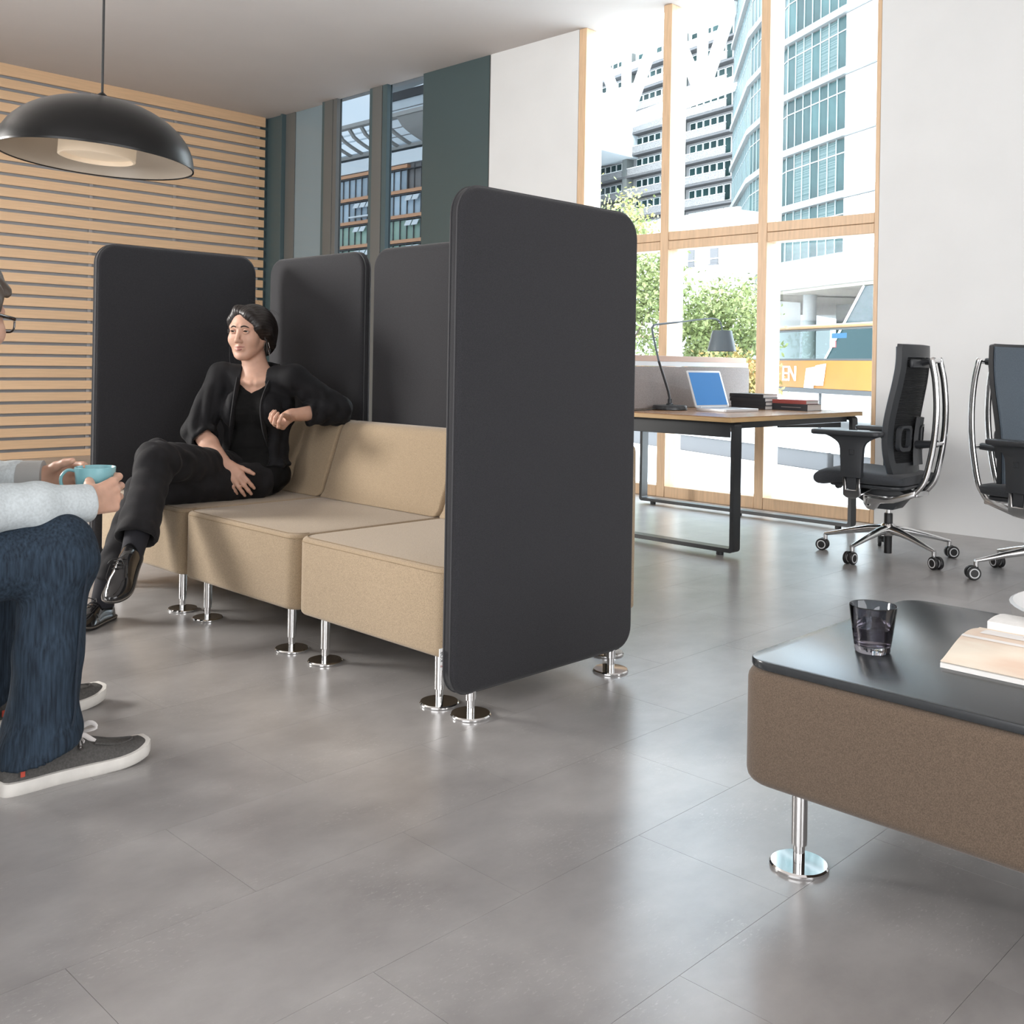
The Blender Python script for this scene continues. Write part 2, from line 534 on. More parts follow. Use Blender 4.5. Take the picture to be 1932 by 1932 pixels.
# floor: slab below, stone tiles laid on it one by one
fl = struct(MB().box2((X0, Y0, -0.30), (XW + 0.3, YB + 0.3, -0.0013)).build('floor', M_grout))
TX, TY = 0.71, 0.355
tile_me = MB().box((0, 0, -0.0006), (TX - 0.0008, TY - 0.0008, 0.0012)).build('tile', M_tile, fl)
tile_data = tile_me.data
cam_inv = cam.matrix_world.inverted()
cands = []
k0, k1 = int((Y0 - 1.33) // TY), int((YB - 1.33) // TY) + 1
for k in range(k0, k1 + 1):
    off = 0 if k % 2 == 0 else TX / 2
    for m in range(int((X0 - 2.12) // TX) - 1, int((XW - 2.12) // TX) + 2):
        xa, xb = 2.12 + off + m * TX, 2.12 + off + (m + 1) * TX
        ya, yb = 1.33 + k * TY, 1.33 + (k + 1) * TY
        xa, xb = max(xa, X0), min(xb, XW + 0.1)
        ya, yb = max(ya, Y0), min(yb, YB)
        if xb - xa < 0.01 or yb - ya < 0.01: continue
        whole = abs(xb - xa - TX) < 1e-4 and abs(yb - ya - TY) < 1e-4
        c = cam_inv @ Vector(((xa + xb) / 2, (ya + yb) / 2, 0))
        dep = -c.z
        seen = dep > 0.8 and abs(c.x / dep) < 0.56 and whole
        cands.append((not seen, c.length, xa, xb, ya, yb))
cands.sort()
rest = MB()
first = True
for i, (far, d, xa, xb, ya, yb) in enumerate(cands):
    if not far and i < 298:
        o = tile_me if first else tile_me.copy()
        if not first: COL.objects.link(o)
        first = False
        o.location = ((xa + xb) / 2, (ya + yb) / 2, 0)
    else:
        rest.box(((xa + xb) / 2, (ya + yb) / 2, -0.0006), (xb - xa - 0.0008, yb - ya - 0.0008, 0.0012))
tag(rest.build('far_tiles', M_tile, fl), kind='stuff')

struct(MB().box2((X0, Y0, ZC), (XW + 0.13, YB + 0.3, ZC + 0.25)).build('ceiling', M_ceil))
struct(MB().box2((X0 - 0.2, Y0, 0), (X0, YB, ZC)).build('wall_left', M_white))
struct(MB().box2((X0, Y0 - 0.2, 0), (XW, Y0, ZC)).build('wall_front', M_white))

# slatted timber wall
wb = struct(MB().box2((X0, YB + 0.045, 0), (6.345, YB + 0.25, ZC)).build('wall_back', M_back))
zs = [0.0962 + 0.1147 * i for i in range(-1, 33)]
sl = None
for z in zs:
    za, zb = max(z, 0.0), min(z + 0.0852, ZC)
    if z > 3.6: zb = ZC
    if zb - za < 0.02: continue
    if abs(zb - za - 0.0852) < 1e-4 and sl is not None:
        o = sl.copy()
        COL.objects.link(o)
        o.location.z = z
    else:
        b = MB().box2((1.2, YB, za - z), (6.405, YB + 0.022, zb - z), 0.002, 1)
        o = b.build('slat', M_slat, wb)
        o.location.z = z
        if abs(zb - za - 0.0852) < 1e-4: sl = o
MB().box2((6.346, YB + 0.0451, 0), (6.60, YB + 0.25, ZC)).build('corner_post', M_teal, wb)
for x in (1.6, 3.0, 4.4, 5.3, 6.31):
    MB().box2((x, YB + 0.0221, 0), (x + 0.035, YB + 0.0449, ZC)).build('batten', M_back, wb)
MB().box2((X0, YB, 0), (1.19, YB + 0.04, ZC)).build('plain_panel', M_white, wb)

# window wall: plaster piers
wr = MB()
wr.box2((XW, Y0, 0), (XW + 0.3, 2.988, ZC))
wr.box2((XW, 5.585, 0), (XW + 0.3, 6.628, ZC))
struct(wr.build('wall_right', M_white))

# window 1: timber frame
w1 = empty('window_1', (XW, 0, 0))
struct(w1)
def w1box(name, y0, y1, z0, z1, x0=0.0, x1=0.13, m=M_wood, bev=0.003):
    return MB().box2((x0, y0, z0), (x1, y1, z1), bev, 1).build(name, m, w1)
MUL = [(5.507, 5.583), (4.655, 4.731), (3.807, 3.879), (2.990, 3.020)]
for i, (a, b) in enumerate(MUL):
    w1box('jamb' if i in (0, 3) else 'mullion', a, b, 0, ZC)
for (a, b) in ((3.0205, 3.8065), (3.8795, 4.6545), (4.7315, 5.5065)):
    w1box('transom', a, b, 1.887, 1.953, 0.002, 0.128)
    w1box('transom', a, b, 1.956, 2.023, 0.004, 0.128)
    w1box('sill_rail', a, b, 0.0, 0.084, 0.002, 0.128)
    for (z0, z1) in ((0.084, 1.887), (2.023, ZC)):
        w1box('pane', a, b, z0, z1, 0.118, 0.124, M_pane, 0)
for a, b in ((5.38, 5.583), (4.60, 4.731), (3.755, 3.879)):
    w1box('outer_reveal', b - 0.03, b, 0, ZC, 0.132, 0.27, M_reveal, 0)
w1box('outer_sill', 2.99, 5.583, -0.12, -0.01, 0.132, 0.42, M_reveal, 0)

# window 2: teal curtain wall
w2 = empty('window_2', (XW, 0, 0))
struct(w2)
def w2box(name, y0, y1, x0, x1, m, z0=0.0, z1=ZC, bev=0.002):
    return MB().box2((x0, y0, z0), (x1, y1, z1), bev, 1).build(name, m, w2)
w2box('corner_panel', 10.02, 10.345, 0.03, 0.12, M_teal)
w2box('corner_cover', 9.99, 10.02, 0.0, 0.16, M_teal)
w2box('mullion', 9.80, 9.985, 0.05, 0.09, M_tealside)
w2box('spandrel_pane', 9.265, 9.799, 0.06, 0.09, M_bluepane)
for (ya, yb, yc, yd) in ((9.215, 9.170, 9.020, 8.950), (8.390, 8.340, 8.185, 8.105)):
    w2box('mullion', yb, ya, 0.0, 0.07, M_teal)
    w2box('mullion_cover', yc, yb - 0.001, -0.004, 0.07, M_tealside)
    w2box('mullion_bead', yd, yc - 0.006, 0.0, 0.07, M_tealside if ya > 9 else M_teal)
w2box('pane', 9.216, 9.262, 0.045, 0.052, M_pane2, bev=0)
w2box('pane', 8.391, 8.949, 0.045, 0.052, M_pane2, bev=0)
w2box('pane', 7.556, 8.104, 0.045, 0.052, M_pane2, bev=0)
w2box('end_panel', 6.645, 7.555, 0.0, 0.07, M_tealdk)
w2box('edge_bead', 6.629, 6.643, 0.004, 0.07, M_tealside)

# ------------------------------------------------------------------ the town outside
E_white = mat('facade_white', (0.88, 0.88, 0.86), 0.7)
E_grey = mat('facade_grey', (0.25, 0.242, 0.24), 0.8)
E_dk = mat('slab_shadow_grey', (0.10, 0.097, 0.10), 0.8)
E_rail = mat('balcony_lattice', (0.28, 0.272, 0.27), 0.8, col2=(0.14, 0.136, 0.136), vscale=1.1, stretch=(6, 6, 14), lo=0.45, hi=0.55)
E_glass = mat('teal_glass', (0.021, 0.044, 0.044), 0.3, spec=0.10, objvar=0.35, var=0.2, vscale=0.6)
E_blind = mat('teal_glass_blind', (0.022, 0.048, 0.048), 0.35, spec=0.10, col2=(0.080, 0.105, 0.103), vscale=1.0, stretch=(0.02, 0.02, 16), lo=0.45, hi=0.55, detail=0)
E_steel = mat('white_steel', (0.85, 0.85, 0.84), 0.5)
E_concrete = mat('pale_concrete', (0.150, 0.158, 0.150), 0.8, var=0.06, vscale=0.5)
E_soffit = mat('soffit_boards', (0.1320, 0.1188, 0.0924), 0.8, var=0.1, vscale=2, stretch=(1, 8, 1))
E_orange = mat('orange_banner', (0.3432, 0.1386, 0.0231), 0.6, var=0.04, vscale=2)
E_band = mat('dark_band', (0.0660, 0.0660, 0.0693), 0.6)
E_rust = mat('terracotta_band', (0.62, 0.33, 0.19), 0.7)
E_office = mat('office_glass', (0.40, 0.50, 0.58), 0.1, spec=0.6, objvar=0.25, var=0.15, vscale=0.3)
E_officegreen = mat('office_glass_green', (0.30, 0.44, 0.36), 0.15, spec=0.6, objvar=0.2, var=0.15, vscale=0.3)
E_sash = mat('open_sash', (0.74, 0.80, 0.84), 0.3)
E_ground = mat('pavement', (0.80, 0.79, 0.78), 0.85, var=0.05, vscale=0.4)
E_handrail = mat('handrail_wood', (0.2970, 0.1782, 0.0858), 0.5)
E_leafg = mat('leaf_green', (0.1122, 0.1485, 0.0396), 0.6, col2=(0.2508, 0.2772, 0.1122), vscale=2.2)
E_leafy = mat('leaf_yellow', (0.2112, 0.2310, 0.0792), 0.6, col2=(0.3432, 0.2970, 0.0924), vscale=2.5)
E_leafo = mat('leaf_autumn', (0.1650, 0.1848, 0.0528), 0.6, col2=(0.3432, 0.1848, 0.0594), vscale=2.0)
E_bark = mat('bark', (0.10, 0.075, 0.055), 0.9)
E_span = mat('tower_spandrel', (0.17, 0.175, 0.175), 0.5)
E_stair = mat('stair_glass', (0.030, 0.046, 0.050), 0.3, spec=0.12)
E_canopy = mat('canopy_metal', (0.36, 0.355, 0.34), 0.6)
E_mull = mat('office_mullion', (0.13, 0.13, 0.135), 0.6)
E_blue = mat('blue_sticker', (0.03, 0.10, 0.19), 0.5)

struct(MB().box2((XW + 0.5, -120, -0.55), (320, 400, -0.25)).build('street', E_ground))

def seg_frame(p, q):
    """matrix: local x along p->q, local y to the left of it (away from the viewer), z up"""
    d = Vector((q[0] - p[0], q[1] - p[1], 0))
    L = d.length
    a = math.atan2(d.y, d.x)
    return TR((p[0], p[1], 0), (0, 0, a)), L

# balcony building (far, behind the left and middle panes)
A0 = Vector((114, 72.9))
AD = Vector((math.cos(R(76.7)), math.sin(R(76.7))))
bA = empty('balcony_building', (A0.x, A0.y, 0), R(76.7))
tag(bA, 'grey apartment tower with stacked balconies behind the left and middle timber panes', 'building')
LA = 40
MB().box2((-1, -18, -1), (LA, -0.6, 52)).build('wall', E_grey, bA)
win = None
rail = None
slab = None
for f in range(3, 15):
    z = 1.0 + f * 3.05
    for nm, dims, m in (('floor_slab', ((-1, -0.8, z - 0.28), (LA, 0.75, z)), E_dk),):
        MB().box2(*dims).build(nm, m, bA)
    for (xa, xb) in ((0.4, 9.2), (10.4, 20.6), (21.8, 34.0)):
        MB().box2((xa, 0.66, z + 0.04), (xb, 0.74, z + 1.0)).build('balcony_railing', E_rail, bA)
        MB().box2((xa, 0.62, z + 1.02), (xb, 0.78, z + 1.09)).build('railing_bar', E_white, bA)
        n = int((xb - xa) / 1.35)
        for i in range(n):
            x = xa + 0.2 + i * 1.35
            if win is None:
                win = MB().box2((0, -0.58, 0), (1.18, -0.50, 2.1)).build('window', E_white, bA)
                pn = MB().box2((0.09, -0.498, 0.08), (1.09, -0.47, 2.02)).build('pane', E_glass, win)
                o = win
            else:
                o = copy_tree(win, bA)
            o.location = (x, 0, z + 0.35)
    MB().box2((9.3, -0.59, z), (10.3, 0.70, z + 2.77)).build('partition', E_concrete, bA)
    MB().box2((20.7, -0.59, z), (21.7, 0.70, z + 2.77)).build('partition', E_concrete, bA)

# low white building in front of it
A1 = Vector((62.5, 41.6))
bW = empty('white_building', (A1.x, A1.y, 0), R(76))
tag(bW, 'low white rendered building with two small windows above the tree crown', 'building')
MB().box2((-3.0, -6, -0.3), (24, 0, 11.9)).build('wall', E_white, bW)
MB().box2((-3.05, 0.0, 11.7), (24, 0.3, 12.1)).build('cornice', E_white, bW)
for x, ww in ((-0.85, 0.80), (1.65, 0.65)):
    w = MB().box2((x, 0.001, 8.35), (x + ww, 0.10, 9.55)).build('window', E_dk, bW)
    MB().box2((x - 0.03, 0.101, 8.68), (x + ww + 0.03, 0.16, 8.75)).build('glazing_bar', E_white, w)
    MB().box2((x - 0.06, 0.0, 8.26), (x + ww + 0.06, 0.22, 8.34)).build('window_sill', E_dk, w)
MB().prism([(2.0, 6.6), (20, 6.6), (20, 7.6), (2.0, 7.6)], 0.01, 2.0, 'y').build('canopy', E_grey, bW)

# curved glass tower
TP = [(50.5, 15.5), (57.3, 28.7), (60.7, 34.5), (67.6, 41.5), (79.5, 50.6)]
tw = empty('glass_tower', (0, 0, 0))
tag(tw, 'curved teal glass office tower behind the right hand timber pane', 'building')
core = MB().prism(TP + [(120, 60), (120, 0), (60, 0)], 7.0, 60, 'z')
core.build('core', E_concrete, tw)
bands = [7.9 + 3.65 * i for i in range(8)]
pane_me = {}
for si in range(1, 4):
    Ms, L = seg_frame(TP[si], TP[si + 1])
    nb = max(1, round(L / 0.96))
    bw = L / nb
    for fi, z in enumerate(bands):
        MB().box2((0, 0.02, z - 0.42), (L, 0.42, z), 0, 1).build('spandrel', E_span, tw).matrix_local = Ms
        for j in range(nb):
            key = (si, 'b' if (fi in (0, 1, 3) and (j % 3 != 0)) else 'g')
            if key not in pane_me:
                pane_me[key] = MB().box2((0.05, 0.02, 0.04), (bw - 0.05, 0.10, 3.15)).build('pane', E_blind if key[1] == 'b' else E_glass, tw)
                o = pane_me[key]
            else:
                o = pane_me[key].copy()
                COL.objects.link(o)
            o.matrix_local = Ms @ Matrix.Translation((j * bw, 0, z))
        MB().box2((0, 0.11, z + 2.28), (L, 0.13, z + 2.36)).build('glazing_bar', E_span, tw).matrix_local = Ms
    mm = None
    for j in range(nb + 1):
        if mm is None:
            mm = MB().box2((-0.04, 0.02, 7.6), (0.04, 0.14, 38)).build('mullion', mat('pale_blue_mullion%d' % si, (0.20, 0.25, 0.255), 0.4), tw)
            o = mm
        else:
            o = mm.copy()
            COL.objects.link(o)
        o.matrix_local = Ms @ Matrix.Translation((j * bw, 0, 0))
Ms, L = seg_frame(TP[0], TP[1])
for fi, z in enumerate(bands):
    MB().box2((-8, 0.02, z), (L, 0.18, z + 3.2)).build('sky_glare_panel', E_white, tw).matrix_local = Ms  # white colour stands for sky glare on this side of the tower
    MB().box2((-8, 0.02, z - 0.42), (L, 0.45, z - 0.02)).build('spandrel', E_span, tw).matrix_local = Ms
    MB().box2((L - 3.2, 0.19, z + 0.2), (L - 2.7, 0.26, z + 3.0)).build('blue_strip', E_office, tw).matrix_local = Ms
# overhang, column and the recessed entrance under the tower
for (p, q) in zip(TP[:-1], TP[1:]):
    Ms, L = seg_frame(p, q)
    MB().box2((-0.2 if p != TP[0] else -8, -9, 5.75), (L + 0.2, 0.9, 5.95)).build('soffit', E_soffit, tw).matrix_local = Ms
    MB().box2((-0.2 if p != TP[0] else -8, 0.45, 5.96), (L + 0.2, 0.95, 7.45)).build('fascia', E_concrete, tw).matrix_local = Ms
Ms, L = seg_frame(TP[1], TP[2])
MB().lathe([(0.42, -0.25), (0.42, 5.74)], (5.3, -0.9, 0), 24).build('column', E_concrete, tw).matrix_local = Ms
MB().box2((-9, -8.6, -0.25), (14, -8.4, 5.74)).build('entrance_wall', E_concrete, tw).matrix_local = Ms
dr = MB().box2((3.1, -8.39, -0.25), (4.9, -8.25, 3.6)).build('door', E_dk, tw)
dr.matrix_local = Ms
MB().box2((-1.6, -8.39, 0.5), (-1.2, -8.3, 5.4)).build('slit_window', E_dk, tw).matrix_local = Ms
sg = MB().prism([(-2.9, 5.7), (-9.0, 5.7), (-9.0, -0.25), (2.6, -0.25)], 0.5, 0.62, 'y')
sg.build('slanted_glass', E_stair, tw).matrix_local = Ms
MB().tube([(-2.9, 0.66, 5.7), (2.6, 0.66, -0.25)], 0.07, 6).build('slanted_edge', E_steel, tw).matrix_local = Ms

# white steel truss bridge between the blocks
tr = empty('truss_bridge', (0, 0, 0))
tag(tr, 'white steel truss bridge crossing high up behind the left and middle panes', 'bridge')
Mt, L = seg_frame((78, 50.5), (86, 84))
def bar(name, a, b, w=0.8):
    a, b = Vector(a), Vector(b)
    d = b - a
    M = Matrix.Translation((a + b) / 2) @ d.to_track_quat('X', 'Z').to_matrix().to_4x4()
    MB().box((0, 0, 0), (d.length, w, w), M=M).build(name, E_steel, tr).matrix_local = Mt
bar('bottom_chord', (-4, 0, 26.0), (36, 0, 24.4), 1.0)
bar('top_chord', (-4, 0, 36.0), (36, 0, 34.4), 1.0)
for (x0, x1) in ((-2, 3.2), (8.5, 3.2), (8.5, 14.3), (19.6, 14.3), (19.6, 25.4), (31, 25.4)):
    bar('diagonal', (x0, 0, 35.6 - x0 * 0.04), (x1, 0, 25.8 - x1 * 0.04))
for x in (3.2, 14.3, 25.4):
    bar('post', (x, 0, 25.6 - x * 0.04), (x, 0, 35.6 - x * 0.04), 0.7)

# terrace bar with orange front
TB0, TB1 = (17.2, 6.7), (24.7, 19.7)
Mb, L = seg_frame(TB0, TB1)
tb = empty('terrace_bar', (0, 0, 0))
tag(tb, 'terrace bar with orange front and glass balustrade across the street', 'kiosk')
def tbx(name, a, b, m, bev=0):
    o = MB().box2(a, b, bev, 1).build(name, m, tb)
    o.matrix_local = Mb
    return o
tbx('deck', (0, -3.5, 0.50), (L, -0.05, 0.60), E_band)
tbx('orange_front', (0, -0.05, 0.60), (8.2, 0.05, 1.16), E_orange)
tbx('orange_front', (8.2, -0.05, 0.60), (L, 0.05, 1.16), E_orange)
tbx('lower_band', (0, -0.04, 0.50), (L, 0.06, 0.595), E_band)
tbx('upper_band', (0, -0.04, 1.162), (L, 0.04, 1.20), E_band)
tbx('balustrade_glass', (0, -0.01, 1.20), (L, 0.01, 1.79), pane_mat('balustrade_pane', (0.78, 0.85, 0.85)))
tbx('under_rail', (0, -0.03, 1.765), (L, 0.03, 1.80), E_band)
MB().tube([(0, 0, 1.845), (L, 0, 1.845)], 0.045, 10).build('handrail', E_handrail, tb).matrix_local = Mb
for i in range(9):
    tbx('post', (0.4 + i * 1.75, -0.03, -0.25), (0.46 + i * 1.75, 0.0, 0.5), E_band)
st = tbx('blue_sticker', (3.0, 0.012, 1.60), (3.5, 0.02, 1.70), E_blue)
st = tbx('red_sticker', (3.35, 0.012, 1.42), (3.52, 0.02, 1.55), M_inkred)
tbx('sticker_face', (3.37, 0.021, 1.435), (3.50, 0.024, 1.535), E_white)
MT = Mb @ Matrix(((-1, 0, 0, 5.0), (0, 0, 1, 0.06), (0, 1, 0, 0.87), (0, 0, 0, 1)))
text('banner_letters', 'EN', 0.46, MT, E_white, tb, 0.01)
for (xx, zz, s) in ((3.85, 0.86, 0.5), (4.2, 0.80, 0.42)):
    MB().prism([(xx - 0.14, zz - 0.2), (xx + 0.2, zz - 0.2), (xx + 0.12, zz + 0.2), (xx - 0.24, zz + 0.24)], 0.06, 0.075, 'y').build('white_motif', E_white, tb).matrix_local = Mb
M2 = Mb @ Matrix(((-1, 0, 0, 2.15), (0, 0, 1, -1.2), (0, 1, 0, 2.02), (0, 0, 0, 1)))
text('number_two', '2', 0.42, M2, E_white, tb, 0.01)

# low planter walls on the pavement
for i, (p, q, lab) in enumerate((((11.6, 6.0), (13.4, 10.6), 'low white planter wall on the pavement behind the desk'), ((11.0, 3.6), (11.55, 5.9), 'short white planter wall on the pavement behind the office chair'))):
    Mp, L = seg_frame(p, q)
    pl = empty('planter_wall', (0, 0, 0))
    tag(pl, lab, 'wall', 'white planter walls on the pavement')
    MB().box2((0, -0.5, -0.25), (L, 0.0, -0.02), 0.01, 1).build('base', E_dk, pl).matrix_local = Mp
    MB().box2((-0.02, -0.52, -0.02), (L + 0.02, 0.03, 0.05), 0.01, 1).build('coping', E_white, pl).matrix_local = Mp

# far office building behind the teal window
bC = empty('office_building', (90, 0, 0))
tag(bC, 'far office block with terracotta bands and a sail canopy seen through the teal window', 'building')
def cb(name, a, b, m, par=None):
    return MB().box2(a, b).build(name, m, par or bC)
cb('wall', (0.6, 92, -1), (20, 165, 28.2), E_grey)
op = None
cp = {}
for f in range(6):
    z = 28.0 - 3.42 * (f + 1)
    cb('terracotta_band', (0.0, 109.0 if f == 0 else 104.5, z + 2.95), (0.6, 165, z + 3.42), E_rust)
    cb('terracotta_band', (4.0, 92, z + 2.95), (4.6, 108.9 if f == 0 else 104.4, z + 3.42), E_rust)
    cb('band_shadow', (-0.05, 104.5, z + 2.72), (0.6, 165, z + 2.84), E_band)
    ya = 109.2 if f == 0 else 104.8
    j = 0
    while ya + j * 1.46 < 160:
        y = ya + j * 1.46
        key = 'gr' if f in (2, 3) else 'bl'
        if key not in cp:
            cp[key] = MB().box2((0.30, 0.05, 0.05), (0.45, 1.41, 2.66)).build('pane', E_officegreen if key == 'gr' else E_office, bC)
            o = cp[key]
        else:
            o = cp[key].copy()
            COL.objects.link(o)
        o.location = (0, y, z)
        if f in (1, 2, 3) and j in (8, 9, 10, 1, 2) and not (f == 2 and j == 8):
            if op is None:
                op = MB().box((-0.15, 0.73, 2.15), (0.06, 1.2, 0.85), rot=(0, R(28), 0)).build('open_sash', E_sash, bC)
                o = op
            else:
                o = op.copy()
                COL.objects.link(o)
            o.location = (0, y, z)
        j += 1
    if f in (1, 3):
        cb('light_shelf', (-0.5, 114.5, z + 0.42), (0.3, 121.5, z + 0.62), E_sash)
mm = None
for j in range(40):
    if mm is None:
        mm = cb('mullion', (0.1, -0.04, 0), (0.32, 0.04, 28.0), E_mull)
        o = mm
    else:
        o = mm.copy()
        COL.objects.link(o)
    o.location = (0, 104.75 + j * 1.46, 0)
cb('upper_glass', (2.0, 95, 28.2), (18, 165, 31.6), E_office)
cb('parapet', (0.2, 104.5, 28.2), (0.5, 165, 30.0), E_sash)
cb('upper_block', (5, 92, 31.0), (30, 121.6, 39.0), E_sash)
for k in range(5):
    cb('siding_joint', (4.93, 92, 32.4 + k * 1.3), (5.0, 121.6, 32.5 + k * 1.3), E_grey)
cb('roof_rail', (4.6, 92, 39.0), (5.0, 121.9, 40.2), E_band)
MB().slab(lambda u, v: (-5 + 14 * u, 95 + 28 * v, 43.6 - 1.8 * u + 1.6 * (1 - v)), 4, 4, 0.25).build('roof_sail', E_canopy, bC)
cb('back_rail', (9.5, 121.6, 37.3), (10, 165, 37.45), E_sash)
cb('back_rail', (9.5, 121.6, 36.2), (10, 165, 36.3), E_sash)
# the slotted sail canopy: outer lip, wall plate and curved ribs
MB().slab(lambda u, v: (-4.0 + 1.2 * u, 92 + 60 * v, 33.4 + 0.1 * u), 1, 12, 0.5).build('canopy_lip', E_canopy, bC)
MB().slab(lambda u, v: (1.0 + 1.0 * u, 92 + 60 * v, 30.6), 1, 12, 0.5).build('canopy_plate', E_canopy, bC)
for k in range(8):
    y = 109.5 + k * 2.7
    MB().slab(lambda u, v: (-3.4 + 5.2 * u, y + 0.55 * v, 33.4 - 2.7 * u ** 0.55), 6, 1, 0.3).build('canopy_rib', E_canopy, bC)
MB().slab(lambda u, v: (-3.6 + 5.4 * u, 92 + 15 * v, 33.4 - 2.7 * u ** 0.55), 6, 3, 0.3).build('canopy_soffit', E_canopy, bC)
cb('loggia', (4.0, 96, 10), (4.2, 104.4, 27.8), E_band)
for f in range(5):
    z = 28.0 - 3.42 * (f + 1)
    cb('balcony', (1.0, 100, z - 0.1), (4.0, 104.4, z + 0.9), E_sash)

def tree(name, label, c, rad, trunk, mt, n, size, group='trees outside the timber window'):
    t = empty(name, (c[0], c[1], -0.25))
    tag(t, label, 'tree', group)
    MB().tube([(0, 0, 0), (0.03, 0.02, trunk * 0.5), (-0.03, 0, trunk + 0.5)], [0.10, 0.075, 0.05], 8).build('trunk', E_bark, t)
    br = MB()
    for k in range(7):
        a = k * 2.4
        br.tube([(0, 0, trunk * 0.8 + 0.1 * k), (0.6 * rad[0] * math.cos(a), 0.6 * rad[1] * math.sin(a), trunk + rad[2] * (0.5 + 0.12 * k))], [0.035, 0.01], 5)
    br.build('branches', E_bark, t)
    g = np.random.default_rng(int(c[0] * 100))
    cl = g.normal(size=(60, 3))
    cl /= np.linalg.norm(cl, axis=1)[:, None]
    cl *= g.uniform(0.35, 0.95, (60, 1))
    P = cl[g.integers(0, 60, n)] + g.normal(size=(n, 3)) * 0.15
    P = P * np.array(rad) + np.array([0, 0, trunk + rad[2]])
    a = g.normal(size=(n, 3)); a /= np.linalg.norm(a, axis=1)[:, None]
    b = np.cross(a, g.normal(size=(n, 3))); b /= np.linalg.norm(b, axis=1)[:, None]
    s = size * g.uniform(0.6, 1.3, (n, 1))
    V = np.stack([P - a * s, P - b * s * 0.5, P + a * s, P + b * s * 0.5], 1).reshape(-1, 3)
    me = bpy.data.meshes.new('foliage')
    me.from_pydata(V.tolist(), [], [[4 * i, 4 * i + 1, 4 * i + 2, 4 * i + 3] for i in range(n)])
    o = link_mesh('foliage', me, mt, t, None)
    o['kind'] = 'stuff'
    return t
tree('tree', 'green tree with yellow top spray in the left timber pane', (16.0, 12.9), (1.55, 1.35, 1.75), 1.0, E_leafg, 9000, 0.055)
tree('tree', 'yellow green young tree against the balconies in the left timber pane', (20.5, 16.6), (1.5, 1.3, 1.3), 3.3, E_leafy, 2600, 0.06)
tree('tree', 'pale green bushy tree in the middle timber pane behind the desk lamp', (18.3, 11.85), (1.4, 1.2, 1.25), 0.85, E_leafg, 9000, 0.055)
tree('shrub', 'autumn tinted low shrub below the tree in the middle timber pane', (16.0, 10.1), (0.95, 0.8, 0.7), 0.2, E_leafo, 3000, 0.05, 'shrubs outside the timber window')
tree('shrub', 'green low shrub beside the left mullion under the tree', (14.6, 11.2), (0.9, 0.7, 0.6), 0.2, E_leafg, 2600, 0.05, 'shrubs outside the timber window')

# ------------------------------------------------------------------ pendant lamp
pd = empty('pendant_lamp', (1.412, 3.262, 1.630))
tag(pd, 'black dome pendant lamp with cream inside hanging over the seating', 'lamp')
PR = 0.297
dome = [(PR * math.cos(R(a)), 0.195 * math.sin(R(a))) for a in range(0, 91, 6)]
inner = [((PR - 0.004) * math.cos(R(a)), 0.190 * math.sin(R(a)) + 0.001) for a in range(0, 91, 6)]
b = MB()
b.lathe([(PR + 0.001, -0.002)] + dome[1:], n=72, cap=False)
sh = b.build('lamp_shade', M_shade, pd)
MB().lathe([(PR - 0.001, -0.0025), (PR - 0.004, 0.0005)] + inner[1:-1] + [(0.0, 0.186)], n=72, cap=False).build('shade_lining', M_cream, pd)
MB().lathe([(PR + 0.0015, -0.004), (PR + 0.0015, 0.002), (PR - 0.003, 0.002), (PR - 0.003, -0.004)], n=72, closed=True).build('rim', M_shade, pd)
MB().lathe([(0.112, 0.002), (0.117, 0.004), (0.117, 0.09), (0.108, 0.09), (0.108, 0.006), (0.110, 0.002)], n=56, closed=True).build('diffuser_ring', M_diff, pd)
MB().lathe([(0.0, 0.016), (0.1075, 0.016), (0.1075, 0.022), (0.0, 0.022)], n=48).build('diffuser_disc', M_diff, pd)
MB().lathe([(0.0, 0.190), (0.022, 0.192), (0.018, 0.205), (0.006, 0.215), (0.0, 0.217)], n=24).build('top_cap', M_shade, pd)
pd.rotation_euler = Matrix.Rotation(R(3.6), 3, Vector((0.40, 0.916, 0))).to_euler()
pd.scale = (1, 1, 1)
top = Vector(pd.location) + pd.rotation_euler.to_matrix() @ Vector((0, 0, 0.21))
cable = MB().tube([(top.x, top.y, top.z), (top.x, top.y, ZC)], 0.0042, 8)
co = cable.build('cable', M_cable, pd)
co.matrix_parent_inverse = (Matrix.Translation(pd.location) @ pd.rotation_euler.to_matrix().to_4x4()).inverted()
MB().lathe([(0.0, 0.0), (0.05, 0.0), (0.05, -0.02), (0.0, -0.025)], (top.x, top.y, ZC), 24).build('ceiling_rose', M_shade, pd).matrix_parent_inverse = co.matrix_parent_inverse

# ------------------------------------------------------------------ legs with round chrome feet
def chrome_leg(parent, x, y, z1, z0=0.0):
    l = MB().lathe([(0.0135, 0.045), (0.0155, 0.046), (0.0155, z1)], (x, y, 0), 20).build('leg', M_chrome, parent)
    MB().lathe([(0.0115, 0.010), (0.0115, 0.0445)], (x, y, 0), 20).build('leg_sleeve', M_chrome, l)
    MB().lathe([(0.0, 0.0), (0.056, 0.0), (0.058, 0.002), (0.058, 0.006), (0.055, 0.0095), (0.0, 0.0098)], (x, y, 0), 44).build('foot_plate', M_chrome, l)
    return l

